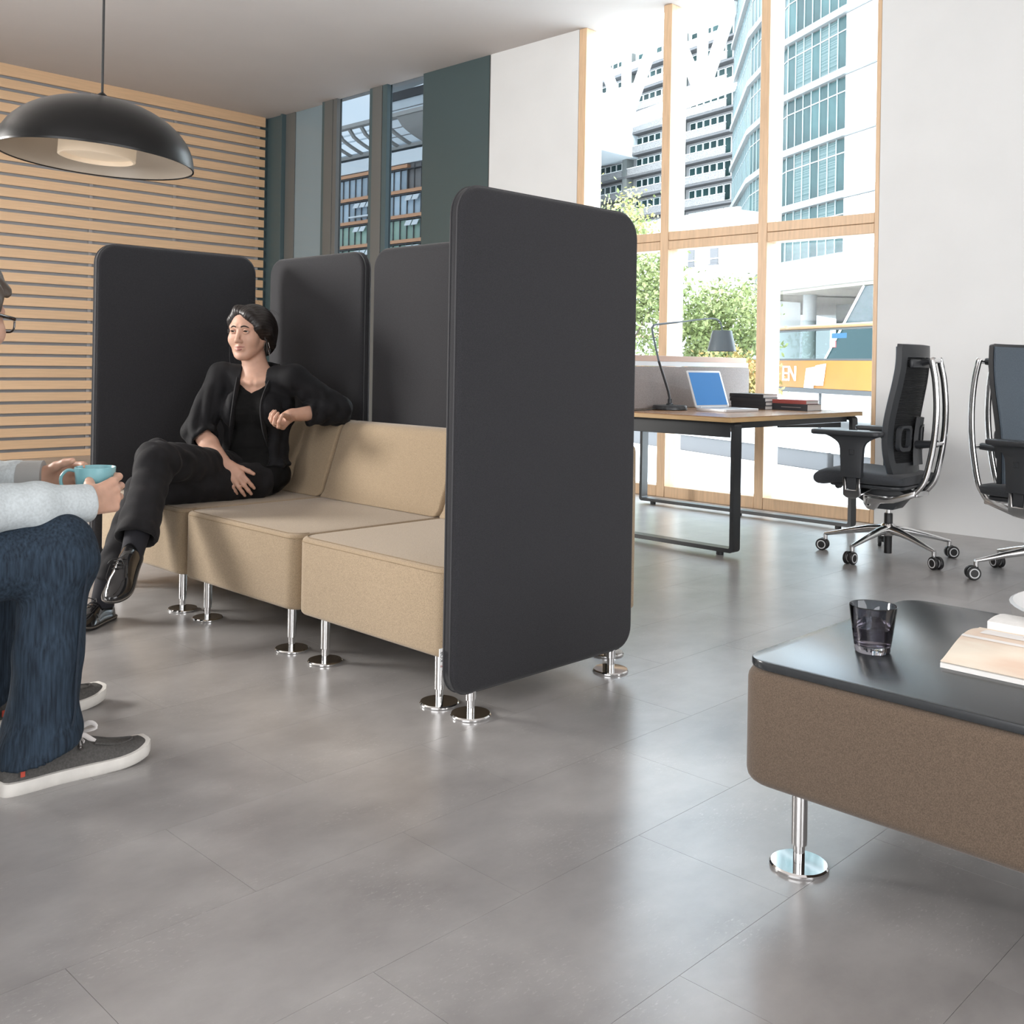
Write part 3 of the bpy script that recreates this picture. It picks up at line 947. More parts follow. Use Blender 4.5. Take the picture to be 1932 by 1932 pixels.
# ------------------------------------------------------------------ upholstered screens
def screen(label, x0, x1, z0, z1, c, rz, legs, rb=0.065, rt=0.085):
    """panel in local XZ, thickness along local Y"""
    e = empty('privacy_screen', c, rz)
    tag(e, label, 'screen', 'charcoal privacy screens around the sofa')
    w, h = x1 - x0, z1 - z0
    poly = []
    for (sx, sz, a0, r) in ((1, 1, 0, rt), (-1, 1, 90, rt), (-1, -1, 180, rb), (1, -1, 270, rb)):
        for i in range(9):
            a = R(a0 + 90 * i / 8)
            poly.append(((x0 + x1) / 2 + sx * (w / 2 - r) + r * math.cos(a), (z0 + z1) / 2 + sz * (h / 2 - r) + r * math.sin(a)))
    MB().prism(poly, -0.028, 0.028, 'y', 0.017, 4, ang=60).build('panel', M_screen, e, 60)
    cx, cz = (x0 + x1) / 2, (z0 + z1) / 2
    for s in (-1, 1):
        pts = [(cx + (px - cx) * 1.002, s * 0.0125, cz + (pz - cz) * 1.001) for px, pz in poly]
        MB().tube(pts, 0.0022, 6, closed=True).build('edge_piping', M_pipe, e)
    for lx in legs:
        chrome_leg(e, lx, 0, z0 + 0.02)
    return e
sF = screen('nearest charcoal screen closing the right end of the sofa', -0.400, 0.400, 0.072, 1.497, (2.315, 2.113, 0), 0, (-0.305, 0.322), 0.07, 0.085)
tagpart = MB().box((-0.404, 0.016, 0.175), (0.020, 0.0016, 0.062)).build('care_tag', M_tagw, sF)
tagpart['label'] = 'small white woven tag with vertical lettering'
Mtag = Matrix(((0, -1, 0, -0.4035), (0, 0, -1, 0.0150), (1, 0, 0, 0.178), (0, 0, 0, 1)))
text('tag_letters', 'KOR', 0.0145, Mtag @ Matrix.Translation((0.0055, 0, 0)), M_ink, tagpart, 0.0002)
text('tag_initial', 'E', 0.0145, Mtag @ Matrix.Translation((-0.021, 0, 0)), M_inkred, tagpart, 0.0002)
screen('charcoal screen standing before the slatted wall at the far left end of the sofa', -0.395, 0.395, 0.072, 1.497, (2.335, 4.475, 0), 0, (-0.31, 0.31))
screen('charcoal screen behind the backrest, directly behind the woman', -0.385, 0.385, 0.072, 1.497, (2.868, 4.125, 0), R(90), (-0.16, 0.16))
screen('charcoal screen behind the middle sofa seat, half hidden by the nearest screen', -0.385, 0.385, 0.072, 1.497, (2.868, 3.283, 0), R(90), (-0.16, 0.16))

# ------------------------------------------------------------------ sofa modules
def seat_module(label, y0, y1):
    yc = (y0 + y1) / 2
    e = empty('lounge_seat', (0, yc, 0))
    tag(e, label, 'sofa', 'beige lounge seats in a row')
    w = (y1 - y0) / 2 - 0.002
    # seat block with rounded upright corners
    poly = rrect(0.745, 2 * w, 0.055, 6, 2.3255, 0)
    b = MB().prism(poly, 0.155, 0.412, 'z', 0.016, 3, ang=60)
    st = b.build('seat', M_felt, e, 60)
    # backrest wedge, leaning back
    prof = [(2.574, 0.4125), (2.60, 0.44), (2.688, 0.700), (2.706, 0.727), (2.735, 0.737), (2.795, 0.735), (2.815, 0.722), (2.820, 0.70), (2.820, 0.17), (2.700, 0.158), (2.699, 0.4125)]
    MB().prism([(x, z) for x, z in prof], -w + 0.004, w - 0.004, 'y', 0.014, 3, ang=25).build('backrest', M_felt, e, 60)
    # double stitch along the front edges
    for dz, dx in ((-0.006, 0.0), (0.0015, 0.013)):
        p = rrect(0.745 - 2 * dx + 0.0008, 2 * w - 2 * dx + 0.0008, 0.055, 6, 2.3255, 0)
        MB().tube([(x, y, 0.4045 + dz) if dx == 0 else (x, y, 0.4128) for x, y in p if x < 2.6], 0.0011, 5).build('stitching', M_seam, e)
    for lx in (2.012, 2.785):
        for ly in (-w + 0.095, w - 0.095):
            chrome_leg(e, lx, ly, 0.17)
    return e
seat_module('beige lounge seat the woman sits on, at the far end', 3.686, 4.440)
seat_module('beige lounge seat in the middle, empty and fully in view', 2.918, 3.684)
seat_module('beige lounge seat partly hidden by the nearest charcoal screen', 2.152, 2.916)
seat_man = None

# ------------------------------------------------------------------ low upholstered table
ct = empty('coffee_table', (0, 0, 0))
tag(ct, 'low brown felt table with black top in the right foreground', 'table')
CY0, CY1 = -0.30, 1.112
MB().prism(rrect(0.79, CY1 - CY0 + 0.012, 0.065, 6, 2.19, (CY0 + CY1) / 2), 0.172, 0.402, 'z', 0.024, 4, ang=60).build('body', M_felt2, ct, 60)
MB().prism(rrect(0.785, CY1 - CY0, 0.06, 8, 2.195, (CY0 + CY1) / 2), 0.4025, 0.4195, 'z', 0.0035, 2, ang=60).build('top', M_tabletop, ct)
for lx in (1.890, 2.49):
    for ly in (CY1 - 0.088, CY0 + 0.088):
        chrome_leg(ct, lx, ly, 0.19)

# tumbler of water
g = empty('drinking_glass', (2.040, 0.948, 0.4200))
tag(g, 'smoke grey tumbler half full of water on the black table top', 'glass')
prof_o = [(0.0, 0.0), (0.033, 0.0), (0.0355, 0.003), (0.0365, 0.012), (0.0475, 0.094), (0.0465, 0.0955), (0.0455, 0.094), (0.0350, 0.0165), (0.030, 0.0135), (0.0, 0.013)]
MB().lathe(prof_o, n=56).build('tumbler', M_watch, g)
MB().lathe([(0.0, 0.0133), (0.0300, 0.0139), (0.0349, 0.0169), (0.0395, 0.052), (0.0, 0.052)], n=56).build('water', M_water, g)

# open magazine
mg = empty('open_magazine', (2.235, 0.46, 0.4195))
tag(mg, 'open magazine with peach pictures lying on the black table top', 'magazine')
M_page = mat('printed_page', (0.72, 0.55, 0.43), 0.5, col2=(0.80, 0.72, 0.60), vscale=5, stretch=(3, 1, 1))
def near_page(u, v, lift=0.0):
    x = -0.205 + 0.205 * u
    h = 0.010 + lift + 0.040 * math.sin(min(1.0, u * 1.08) * PI * 0.62) ** 1.3 * (1 - 0.15 * u)
    return (x, 0.345 - 0.62 * v, h)
def far_page(u, v, lift=0.0):
    x = 0.205 * u
    h = 0.012 + lift + 0.052 * math.sin((0.15 + 0.85 * (1 - u)) * PI * 0.62) ** 1.1
    return (x, 0.33 - 0.60 * v, h)
def block(fn, y0, y1):
    top = [(fn(k / 14, 0)[0], max(0.006, fn(k / 14, 0)[2] - 0.0005)) for k in range(15)]
    MB().prism([(top[0][0], 0.0004), (top[-1][0], 0.0004)] + top[::-1], y1, y0, 'y').build('page_block', M_paperstack, mg)
block(near_page, 0.345, -0.275)
MB().slab(lambda u, v: near_page(u, v, 0.003), 16, 4, 0.0009).build('printed_page', M_page, mg)
block(far_page, 0.33, -0.27)
cur = [(0.005, 0.035), (0.05, 0.085), (0.10, 0.092), (0.15, 0.07), (0.19, 0.035)]
cp_ = smooth_path([(x, 0, z) for x, z in cur], 5)
MB().slab(lambda u, v: (cp_[int(round(u * 20))].x, 0.255 - 0.52 * v, cp_[int(round(u * 20))].z - 0.004), 20, 2, 0.0008).build('curled_page', M_paper, mg)
def on_page(u0, u1, v0, v1, m, nm):
    MB().slab(lambda u, v: near_page(u0 + (u1 - u0) * u, v0 + (v1 - v0) * v, 0.0040), 4, 4, 0.0002).build(nm, m, mg)
M_pw = mat('page_white_line', (0.80, 0.77, 0.74), 0.5)
on_page(0.50, 0.55, 0.0, 0.55, M_pw, 'printed_stripe')
on_page(0.66, 0.92, 0.04, 0.20, M_pw, 'printed_patch')
for (u, v) in ((0.36, 0.22), (0.365, 0.27), (0.37, 0.31), (0.80, 0.16), (0.79, 0.20), (0.80, 0.25)):
    on_page(u, u + 0.016, v, v + 0.010, M_ink, 'printed_mark')
MB().box2((0.10, -0.02, 0.0925), (0.135, 0.03, 0.0932)).build('printed_mark', M_greyfab, mg)

# ------------------------------------------------------------------ desk
DK = empty('office_desk', (0, 0, 0))
tag(DK, 'black framed desk with walnut top before the timber window', 'table')
DX0, DX1, DY0, DY1, DT = 4.61, 6.105, 2.925, 4.585, 0.738
MB().box2((DX0, DY0, DT - 0.004), (DX1, DY1, DT), 0.001, 1).build('desk_top', M_deskwood, DK)
MB().box2((DX0, DY0, DT - 0.027), (DX1, DY1, DT - 0.0042), 0.001, 1).build('top_edge', M_deskedge, DK)
def loop(x0, x1):
    zt = DT - 0.03
    y0, y1 = DY0 + 0.015, DY1 - 0.015
    o = rrect(y1 - y0, zt - 0.022, 0.02, 4, (y0 + y1) / 2, (zt + 0.022) / 2)
    i = rrect(y1 - y0 - 0.044, zt - 0.022 - 0.044, 0.008, 4, (y0 + y1) / 2, (zt + 0.022) / 2)
    M = Matrix()
    b = MB()
    bm = b.bm
    rings = []
    for d in (x0, x1):
        for P in (o, i):
            rings.append([bm.verts.new((d, y, z)) for y, z in P])
    n = len(o)
    fs = []
    for a, c in ((0, 1), (2, 3), (0, 2), (1, 3)):
        for k in range(n):
            fs.append(bm.faces.new((rings[a][k], rings[a][(k + 1) % n], rings[c][(k + 1) % n], rings[c][k])))
    bmesh.ops.recalc_face_normals(bm, faces=fs)
    l = b.build('leg_frame', M_desk, DK)
    for y in (y0 + 0.10, (y0 + y1) / 2, y1 - 0.10):
        MB().lathe([(0.018, 0.0), (0.020, 0.002), (0.020, 0.0215)], ((x0 + x1) / 2, y, 0), 16).build('levelling_foot', M_desk, l)
loop(4.67, 4.74)
loop(6.00, 6.07)
MB().box2((4.7405, DY0 + 0.05, DT - 0.065), (5.999, DY0 + 0.09, DT - 0.0275), 0.003, 1).build('cross_beam', M_desk, DK)
MB().prism([(5.25, DT - 0.078), (5.999, DT - 0.10), (5.999, DT - 0.0275), (5.25, DT - 0.0275)], DY0 + 0.0905, DY0 + 0.10, 'y').build('cable_tray', M_desk, DK)
MB().box2((4.7405, 3.735, DT - 0.065), (5.999, 3.775, DT - 0.0275), 0.003, 1).build('cross_beam', M_desk, DK)
MB().box2((4.675, DY0 + 0.04, DT - 0.11), (4.6695, DY1 - 0.04, DT - 0.031), 0.002, 1).build('side_apron', M_desk, DK)

ds = empty('desk_screen', (0, 0, 0))
tag(ds, 'grey fabric divider screen running along the desk middle', 'screen')
MB().prism(rrect(1.67, 0.258, 0.02, 4, 5.335, DT + 0.001 + 0.129), 3.775, 3.805, 'y', 0.006, 2, ang=60).build('panel', M_greyfab, ds)
M_frost = mat('frosted_strip', (0.82, 0.85, 0.88), 0.5)
M_pinkwood = mat('pale_pink_rail', (0.62, 0.43, 0.34), 0.5)
MB().box2((4.5, 3.778, DT + 0.2605), (6.16, 3.802, DT + 0.290), 0.002, 1).build('frosted_strip', M_frost, ds)
MB().box2((4.5, 3.776, DT + 0.2905), (6.13, 3.804, DT + 0.325), 0.002, 1).build('top_rail', M_pinkwood, ds)

# desk lamp
dl = empty('desk_lamp', (5.065, 3.64, DT))
tag(dl, 'grey angled desk lamp with conical shade', 'lamp')
MB().lathe([(0.0, 0.0), (0.098, 0.0), (0.104, 0.004), (0.103, 0.022), (0.098, 0.028), (0.0, 0.030)], n=44).build('base', M_lampdk, dl)
MB().lathe([(0.022, 0.030), (0.022, 0.036), (0.013, 0.040), (0.013, 0.066)], (0, 0, 0), 18).build('joint', M_lampdk, dl)
MB().tube([(0, 0, 0.06), (-0.012, 0.004, 0.11), (-0.105, 0.010, 0.292)], 0.0075, 10).build('lower_stem', M_lampdk, dl)
MB().tube(smooth_path([(-0.105, 0.010, 0.292), (-0.165, 0.014, 0.46), (-0.160, 0.014, 0.494), (-0.125, 0.012, 0.506), (0.08, 0.006, 0.528)], 5), 0.0062, 10).build('arm', M_lampgrey, dl)
MB().tube(smooth_path([(0.08, 0.006, 0.528), (0.36, 0.0, 0.560), (0.475, -0.002, 0.564), (0.525, -0.004, 0.540), (0.545, -0.004, 0.492)], 5), 0.0048, 10).build('upper_arm', M_lampgrey, dl)
MB().lathe([(0.0, 0.495), (0.060, 0.494), (0.062, 0.491), (0.092, 0.362), (0.090, 0.361), (0.060, 0.486), (0.0, 0.488)], (0.545, -0.004, 0), 40).build('lamp_shade', M_lampgrey, dl)
MB().tube(smooth_path([(-0.09, 0.03, 0.006), (-0.20, 0.01, 0.004), (-0.34, 0.0, 0.004), (-0.46, 0.02, 0.004)], 5), 0.003, 6).build('cord', M_cable, dl)

# laptop
lp = empty('laptop', (5.255, 3.36, DT), R(-6))
tag(lp, 'silver laptop open with a plain blue display', 'laptop')
MB().prism(rrect(0.315, 0.225, 0.014, 4), 0.0, 0.018, 'z', 0.003, 2, ang=60).build('base', M_silver, lp)
MB().box2((-0.135, -0.01, 0.0182), (0.135, 0.085, 0.0192), 0.0).build('keyboard', M_kbd, lp)
MB().box2((-0.045, -0.095, 0.0182), (0.045, -0.03, 0.0186), 0.0).build('touchpad', M_kbd, lp)
Ml = TR((0, 0.108, 0.017), (R(-20), 0, 0))
MB().prism(rrect(0.315, 0.232, 0.012, 4, 0, 0.118), 0.0, 0.009, 'y', 0.002, 2, M=Ml @ TR((0, 0, 0)), ang=60).build('lid', M_silver, lp)
MB().box2((-0.142, -0.0012, 0.016), (0.142, -0.0002, 0.222)).build('display', M_scrblue, lp).matrix_local = Ml
MB().tube([(-0.12, 0.108, 0.018), (0.12, 0.108, 0.018)], 0.006, 8).build('hinge', M_silver, lp)

# books on the desk
def book(label, cx, cy, z, w, d, h, rz, cov, grp):
    e = empty('book', (cx, cy, z), R(rz))
    tag(e, label, 'book', grp)
    t = 0.0022
    MB().box2((-w / 2 + 0.003, -d / 2 + 0.004, t), (w / 2 - 0.004, d / 2 - 0.004, h - t)).build('pages', M_paper, e)
    b = MB()
    b.box2((-w / 2, -d / 2, 0), (w / 2, d / 2, t)).box2((-w / 2, -d / 2, h - t), (w / 2, d / 2, h)).box2((-w / 2, -d / 2, t), (-w / 2 + 0.0025, d / 2, h - t))
    b.build('cover', cov, e)
    return e
G = 'dark books stacked behind the laptop'
z = DT
for i, lab in enumerate(('lowest thin dark book of the stack behind the laptop', 'second thin dark book from below behind the laptop', 'third thin dark book from below behind the laptop', 'topmost thin dark book of the stack behind the laptop')):
    h = 0.0235
    book(lab, 5.775 + 0.006 * (i % 2), 3.485 + 0.006 * i, z, 0.17, 0.25, h, -2 + 2 * (i % 3), M_bookdk, G)
    z += h + 0.0004
bk = book('thick dark grey hardback under the red book at the desk edge', 5.85, 3.235, DT, 0.17, 0.25, 0.040, -3, M_bookdk, 'books at the desk edge')
MB().box2((-0.0856, -0.08, 0.018), (-0.0851, 0.06, 0.022)).build('spine_print', M_greyfab, bk)
book('red covered book lying on the thick dark hardback', 5.86, 3.25, DT + 0.0404, 0.16, 0.235, 0.024, -1, M_bookred, 'books at the desk edge')

# ------------------------------------------------------------------ office swivel chairs (face +Y locally)
def office_chair(label, loc, rz, base_rot, shift=0.0, rd=0.0):
    e = empty('office_chair', loc, rz)
    tag(e, label, 'chair', 'black swivel chairs with polished back rails')
    rot = Matrix.Rotation(base_rot - rz, 4, 'Z')
    # five star base
    hub = MB().lathe([(0.0, 0.115), (0.030, 0.118), (0.040, 0.130), (0.040, 0.165), (0.030, 0.182), (0.0, 0.183)], n=28).build('hub', M_alu, e)
    leg0 = None
    for k in range(5):
        Mk = rot @ Matrix.Rotation(2 * PI * k / 5, 4, 'Z')
        if leg0 is None:
            b = MB()
            pts = [(0.025, 0, 0.150), (0.10, 0, 0.143), (0.20, 0, 0.122), (0.30, 0, 0.098), (0.338, 0, 0.089)]
            wid = [0.030, 0.026, 0.021, 0.016, 0.0135]
            hei = [0.024, 0.021, 0.016, 0.011, 0.009]
            rings = []
            for (p, w, h) in zip(pts, wid, hei):
                rings.append([(p[0], w * math.cos(2 * PI * q / 14) * 0.9, p[2] + h * math.sin(2 * PI * q / 14)) for q in range(14)])
            b.rings(rings)
            leg0 = b.build('leg', M_alu, e)
            MB().lathe([(0.0115, 0.062), (0.0125, 0.088), (0.0, 0.0885)], (0.333, 0, 0), 14).build('leg_tip', M_alu, leg0)
            cs = MB()
            cs.lathe([(0.0095, 0.045), (0.0115, 0.050), (0.0115, 0.064), (0.0, 0.0645)], (0.333, 0, 0), 14)
            cs.box((0.343, 0, 0.042), (0.040, 0.012, 0.030), 0.004, 2)
            cs.build('caster_fork', M_wheel, leg0)
            for s in (-1, 1):
                wmat = TR((0.348, s * 0.0165, 0.0325), (R(90), 0, 0))
                wl = MB().lathe([(0.0, -0.0095), (0.029, -0.0095), (0.0325, -0.006), (0.0325, 0.006), (0.029, 0.0095), (0.0, 0.0095)], n=32, M=wmat)
                wl.lathe([(0.0, -0.0098), (0.0175, -0.0098), (0.0175, 0.0098), (0.0, 0.0098)], n=28, M=wmat)
                wl.build('caster_wheel', M_wheel, leg0)
                MB().lathe([(0.0185, -0.0103), (0.0235, -0.0103), (0.0235, 0.0103), (0.0185, 0.0103)], n=32, M=wmat, closed=True).build('caster_ring', M_ring, leg0)
            o = leg0
        else:
            o = copy_tree(leg0, e)
        o.matrix_local = Mk
    MB().lathe([(0.0, 0.022), (0.020, 0.022), (0.0205, 0.10), (0.0215, 0.1145), (0.0, 0.1146)], n=24).build('gas_spring_end', M_wheel, e)
    MB().lathe([(0.0, 0.1835), (0.0225, 0.1835), (0.0225, 0.232), (0.0195, 0.236), (0.0, 0.236)], n=24).build('column', M_wheel, e)
    MB().lathe([(0.0, 0.2365), (0.0135, 0.2365), (0.0135, 0.275), (0.0, 0.275)], n=20).build('gas_spring', M_chrome, e)
    # tilt mechanism
    MB().prism([(0.05, 0.262), (0.055, 0.262), (0.175, 0.330), (0.20, 0.368), (0.165, 0.392), (-0.04, 0.392), (-0.12, 0.35), (-0.05, 0.262)], -0.072, 0.072, 'x', 0.012, 2, ang=20).build('tilt_mechanism', M_plastic, e)
    kn = MB().lathe([(0.0, 0.0), (0.009, 0.0), (0.009, 0.045), (0.017, 0.05), (0.017, 0.075), (0.0, 0.08)], n=14, M=TR((-0.07, 0.16, 0.375), (0, R(-90), 0)))
    kn.build('tension_knob', M_plastic, e)
    # polished yoke and twin back rails
    yk = MB()
    for s in (-1, 1):
        yk.prism([(0.030, 0.268), (0.042, 0.285), (0.044, 0.330), (0.032, 0.343), (-0.02, 0.335), (-0.12, 0.338), (-0.23 - rd, 0.375), (-0.23 - rd, 0.345), (-0.12, 0.300), (-0.05, 0.292), (-0.035, 0.268), (-0.015, 0.255), (0.015, 0.257)],
                 s * 0.0745, s * 0.092, 'x', 0.004, 2, ang=35)
    yk.box((0, -0.218 - rd, 0.355), (0.166, 0.05, 0.032), 0.008, 2)
    y = yk.build('yoke', M_alu, e)
    for s in (-1, 1):
        for (py, pz) in ((0.025, 0.318), (0.012, 0.277)):
            MB().lathe([(0.0, 0.0), (0.0085, 0.0), (0.0085, 0.004), (0.0, 0.0045)], n=14, M=TR((s * 0.092, py, pz), (0, R(90 * s), 0))).build('bolt', M_chrome, y)
    rail_path = [(-0.215 - rd, 0.352), (-0.268 - rd, 0.42), (-0.296 - rd, 0.52), (-0.318 - rd, 0.66), (-0.325 - rd, 0.80), (-0.316 - rd, 0.94), (-0.296 - rd, 1.045), (-0.290 - rd, 1.062)]
    for s in (-1, 1):
        MB().tube(smooth_path([(s * (0.080 - 0.022 * i / 7), yy, zz) for i, (yy, zz) in enumerate(rail_path)], 5), 0.0145, 12, flat=(1.15, 0.62), upv=(0, 1, 0)).build('back_rail', M_alu, e)
    MB().tube([(-0.066, -0.294 - rd, 1.050), (0.066, -0.294 - rd, 1.050)], 0.0125, 14).build('top_crossbar', M_chrome, e)
    MB().tube([(-0.075, -0.310 - rd, 0.620), (0.075, -0.310 - rd, 0.620)], 0.0105, 14).build('lower_crossbar', M_chrome, e)
    # back shell: S curve
    zc = [0.405, 0.50, 0.60, 0.70, 0.82, 0.95, 1.06, 1.135]
    yc = [-0.178, -0.168, -0.163, -0.168, -0.188, -0.212, -0.222, -0.216]
    hw = [0.165, 0.205, 0.222, 0.226, 0.222, 0.213, 0.204, 0.203]
    def yat(z): return float(np.interp(z, zc, yc)) if True else 0
    zz = np.linspace(0.405, 1.135, 60)
    ysm = np.convolve(np.pad(np.interp(zz, zc, yc), 5, mode='edge'), np.ones(11) / 11, 'valid')
    hsm = np.convolve(np.pad(np.interp(zz, zc, hw), 5, mode='edge'), np.ones(11) / 11, 'valid')
    def Y(z): return float(np.interp(z, zz, ysm))
    def HW(z): return float(np.interp(z, zz, hsm))
    def sheet(x, z, off):           # off: towards the front (+Y)
        curve = 0.045 * (x / 0.22) ** 2
        return Vector((x, Y(z) + curve + off, z))
    # rear frame ring
    n = 24
    b = MB()
    bm = b.bm
    def ring_pts(inset_x, zlo, zhi, off, r):
        h = (zhi - zlo)
        P = []
        per = rrect(2, h, r, 6, 0, (zlo + zhi) / 2)
        N = 96
        # resample the rounded outline densely so that it follows the S curve
        L = [0]
        for i in range(len(per)):
            a, c = per[i], per[(i + 1) % len(per)]
            L.append(L[-1] + math.hypot((c[0] - a[0]) * 0.22, c[1] - a[1]))
        for k in range(N):
            t = L[-1] * k / N
            i = max(j for j in range(len(per)) if L[j] <= t + 1e-9)
            a, c = per[i], per[(i + 1) % len(per)]
            f = (t - L[i]) / max(1e-9, L[i + 1] - L[i])
            u, z = a[0] + (c[0] - a[0]) * f, a[1] + (c[1] - a[1]) * f
            P.append(sheet(u * (HW(z) - inset_x), z, off))
        return P
    Ro = ring_pts(0.0, 0.405, 1.135, 0.012, 0.03)
    Ri = ring_pts(0.050, 0.515, 1.068, 0.012, 0.02)
    Ri2 = ring_pts(0.048, 0.517, 1.066, -0.010, 0.02)
    Ro2 = ring_pts(0.004, 0.409, 1.131, -0.012, 0.03)
    b.rings([Ro, Ri, Ri2, Ro2], cap=False, closed=True)
    b.build('back_frame', M_plastic, e, 50)
    # woven mesh of fine horizontal cords
    mb = MB()
    nz_ = 70
    for i in range(nz_):
        z = 0.520 + 0.540 * i / (nz_ - 1)
        w = HW(z) - 0.048
        mb.tube([sheet(-w + 2 * w * k / 6, z, -0.004) for k in range(7)], 0.0026, 4, upv=(0, 0, 1))
    ms = mb.build('mesh_back', M_meshback, e)
    ms['kind'] = 'stuff'
    MB().slab(lambda u, v: sheet((2 * u - 1) * (HW(0.515 + 0.55 * v) - 0.046), 0.515 + 0.55 * v, 0.006), 8, 16, 0.002).build('mesh_lining', M_meshback, e)
    # padded front cover
    MB().slab(lambda u, v: sheet((2 * u - 1) * (HW(0.42 + 0.70 * v) - 0.010), 0.42 + 0.70 * v, 0.014 + 0.016 * math.sin(PI * min(1, max(0, u))) ** 0.5), 12, 24, -0.010).build('front_cover', M_chairblue, e, 60)
    # joints between rails and shell
    MB().tube([(0, -0.290 - rd, 1.050), (0, -0.255, 1.045), (0, -0.228, 1.04)], [0.018, 0.016, 0.022], 12, flat=(1, 1.6)).build('top_joint', M_plastic, e)
    MB().box((0, -0.222, 1.035), (0.30, 0.022, 0.045), 0.01, 2).build('top_bridge', M_plastic, e)
    MB().tube([(0, -0.310 - rd, 0.62), (0, -0.26, 0.615), (0, -0.205, 0.61)], [0.018, 0.02, 0.022], 12, flat=(1, 1.8)).build('lower_joint', M_plastic, e)
    # lumbar support with its two handles
    lb = empty('lumbar_support', (0, 0, 0), 0, e)
    MB().slab(lambda u, v: sheet((u - 0.5) * 0.10 * (1 - 0.35 * v) + 0.055, 0.50 + 0.25 * v, -0.040 + 0.012 * math.cos((u - 0.5) * PI)), 6, 8, -0.022).build('lumbar_shield', M_plastic, lb, 60)
    for s in (-1, 1):
        o = rrect(0.105, 0.135, 0.03, 5, s * 0.115, 0.645)
        i_ = rrect(0.075, 0.100, 0.022, 5, s * 0.118, 0.648)
        b = MB()
        b.rings([[sheet(x, z, -0.016) for x, z in o], [sheet(x, z, -0.038) for x, z in o], [sheet(x, z, -0.038) for x, z in i_], [sheet(x, z, -0.016) for x, z in i_]], cap=False, closed=True)
        b.build('lumbar_handle', M_plastic, lb)
    # seat
    sp = []
    pr = [(-0.215, 0.405), (-0.22, 0.44), (-0.20, 0.458), (0.02, 0.470), (0.14, 0.476), (0.22, 0.466), (0.265, 0.438), (0.275, 0.408), (0.262, 0.386), (0.225, 0.378), (0.10, 0.398), (-0.15, 0.400)]
    b = MB()
    bm = b.bm
    NX = 16
    pr2 = [(p.x, p.y) for p in smooth_path([Vector((a, c, 0)) for a, c in pr] + [Vector((pr[0][0], pr[0][1], 0))], 3)][:-1]
    rings = []
    for i in range(NX + 1):
        u = -1 + 2 * i / NX
        k = (1 - abs(u) ** 6) ** 0.5 if abs(u) < 1 else 0.0
        x = 0.245 * u * (1 - 0.02 * u * u)
        cy, cz = 0.02, 0.432
        sc = 0.55 + 0.45 * k
        rings.append([(x, cy + (yy - cy) * (0.93 + 0.07 * k), cz + (z_ - cz) * sc) for yy, z_ in pr2])
    b.rings(rings)
    b.build('seat', M_chairfab, e, 70)
    MB().prism(rrect(0.42, 0.40, 0.06, 5, 0, -0.005), 0.380, 0.399, 'z', 0.006, 2, ang=60).build('seat_pan', M_plastic, e)
    MB().box((0.16, -0.06, 0.384), (0.05, 0.02, 0.006), 0.001, 1).build('seat_slider', M_chrome, e)
    # armrests
    for s in (-1, 1):
        ar = empty('armrest', (s * 0.285, 0, 0), 0, e)
        padp = rrect(0.095, 0.375, 0.034, 6, 0, 0.055)
        MB().prism(padp, 0.655, 0.682, 'z', 0.009, 3, ang=60).build('arm_pad', M_plastic, ar, 60)
        st = smooth_path([Vector((yy, zz_, 0)) for yy, zz_ in ((0.165, 0.654), (0.13, 0.640), (0.092, 0.61), (0.083, 0.55), (0.078, 0.44))], 4)
        st2 = smooth_path([Vector((yy, zz_, 0)) for yy, zz_ in ((-0.030, 0.44), (-0.034, 0.55), (-0.044, 0.61), (-0.080, 0.640), (-0.115, 0.654))], 4)
        MB().prism([(p.x, p.y) for p in st] + [(p.x, p.y) for p in st2], -0.016, 0.016, 'x', 0.006, 2, ang=40).build('arm_stem', M_plastic, ar)
        bk_ = MB()
        bk_.prism([(0.070, 0.439), (0.056, 0.439), (0.052, 0.375), (-0.003, 0.375), (-0.007, 0.439), (-0.022, 0.439), (-0.024, 0.345), (0.0, 0.332), (0.05, 0.332), (0.068, 0.345)], -0.009, 0.009, 'x', 0.003, 1, ang=30)
        bk_.tube([(0, 0.025, 0.340), (-s * 0.07, 0.02, 0.350), (-s * 0.19, 0.01, 0.372)], 0.017, 10, flat=(0.6, 1.7))
        bk_.build('arm_bracket', M_alu, ar)
        MB().box((0.0, 0.025, 0.41), (0.010, 0.050, 0.066), 0.002, 1).build('arm_slide', M_plastic, ar)
        MB().tube([(s * 0.0165, 0.02 + 0.018 * math.cos(2 * PI * k / 4 + PI / 4), 0.57 + 0.018 * math.sin(2 * PI * k / 4 + PI / 4)) for k in range(4)], 0.0012, 5, closed=True).build('arm_button', M_wheel, ar)
    for ch in e.children:             # the seat sits a little forward of the column
        if ch.name.split('.')[0] not in ('leg', 'hub', 'gas_spring_end', 'column', 'gas_spring', 'tilt_mechanism'):
            ch.location.y += shift
    return e
office_chair('black swivel chair seen from behind, drawn up to the desk', (5.338, 2.404, 0), R(3), R(101), 0.06)
office_chair('black swivel chair cut by the right edge of the picture', (5.315, 1.605, 0), R(166), R(130), 0.0, 0.045)
pf = empty('side_chair', (3.535, 0.835, 0))
tag(pf, 'pale rounded seat shell just entering at the right edge behind the table', 'chair')
MB().lathe([(0.0, 0.04), (0.10, 0.04), (0.24, 0.08), (0.31, 0.16), (0.33, 0.28), (0.32, 0.285), (0.29, 0.17), (0.22, 0.11), (0.0, 0.08)], n=40).build('seat_shell', M_pouf, pf)
MB().lathe([(0.0, 0.0), (0.16, 0.0), (0.16, 0.012), (0.03, 0.02), (0.025, 0.0395), (0.0, 0.0395)], n=32).build('pedestal', M_chrome, pf)

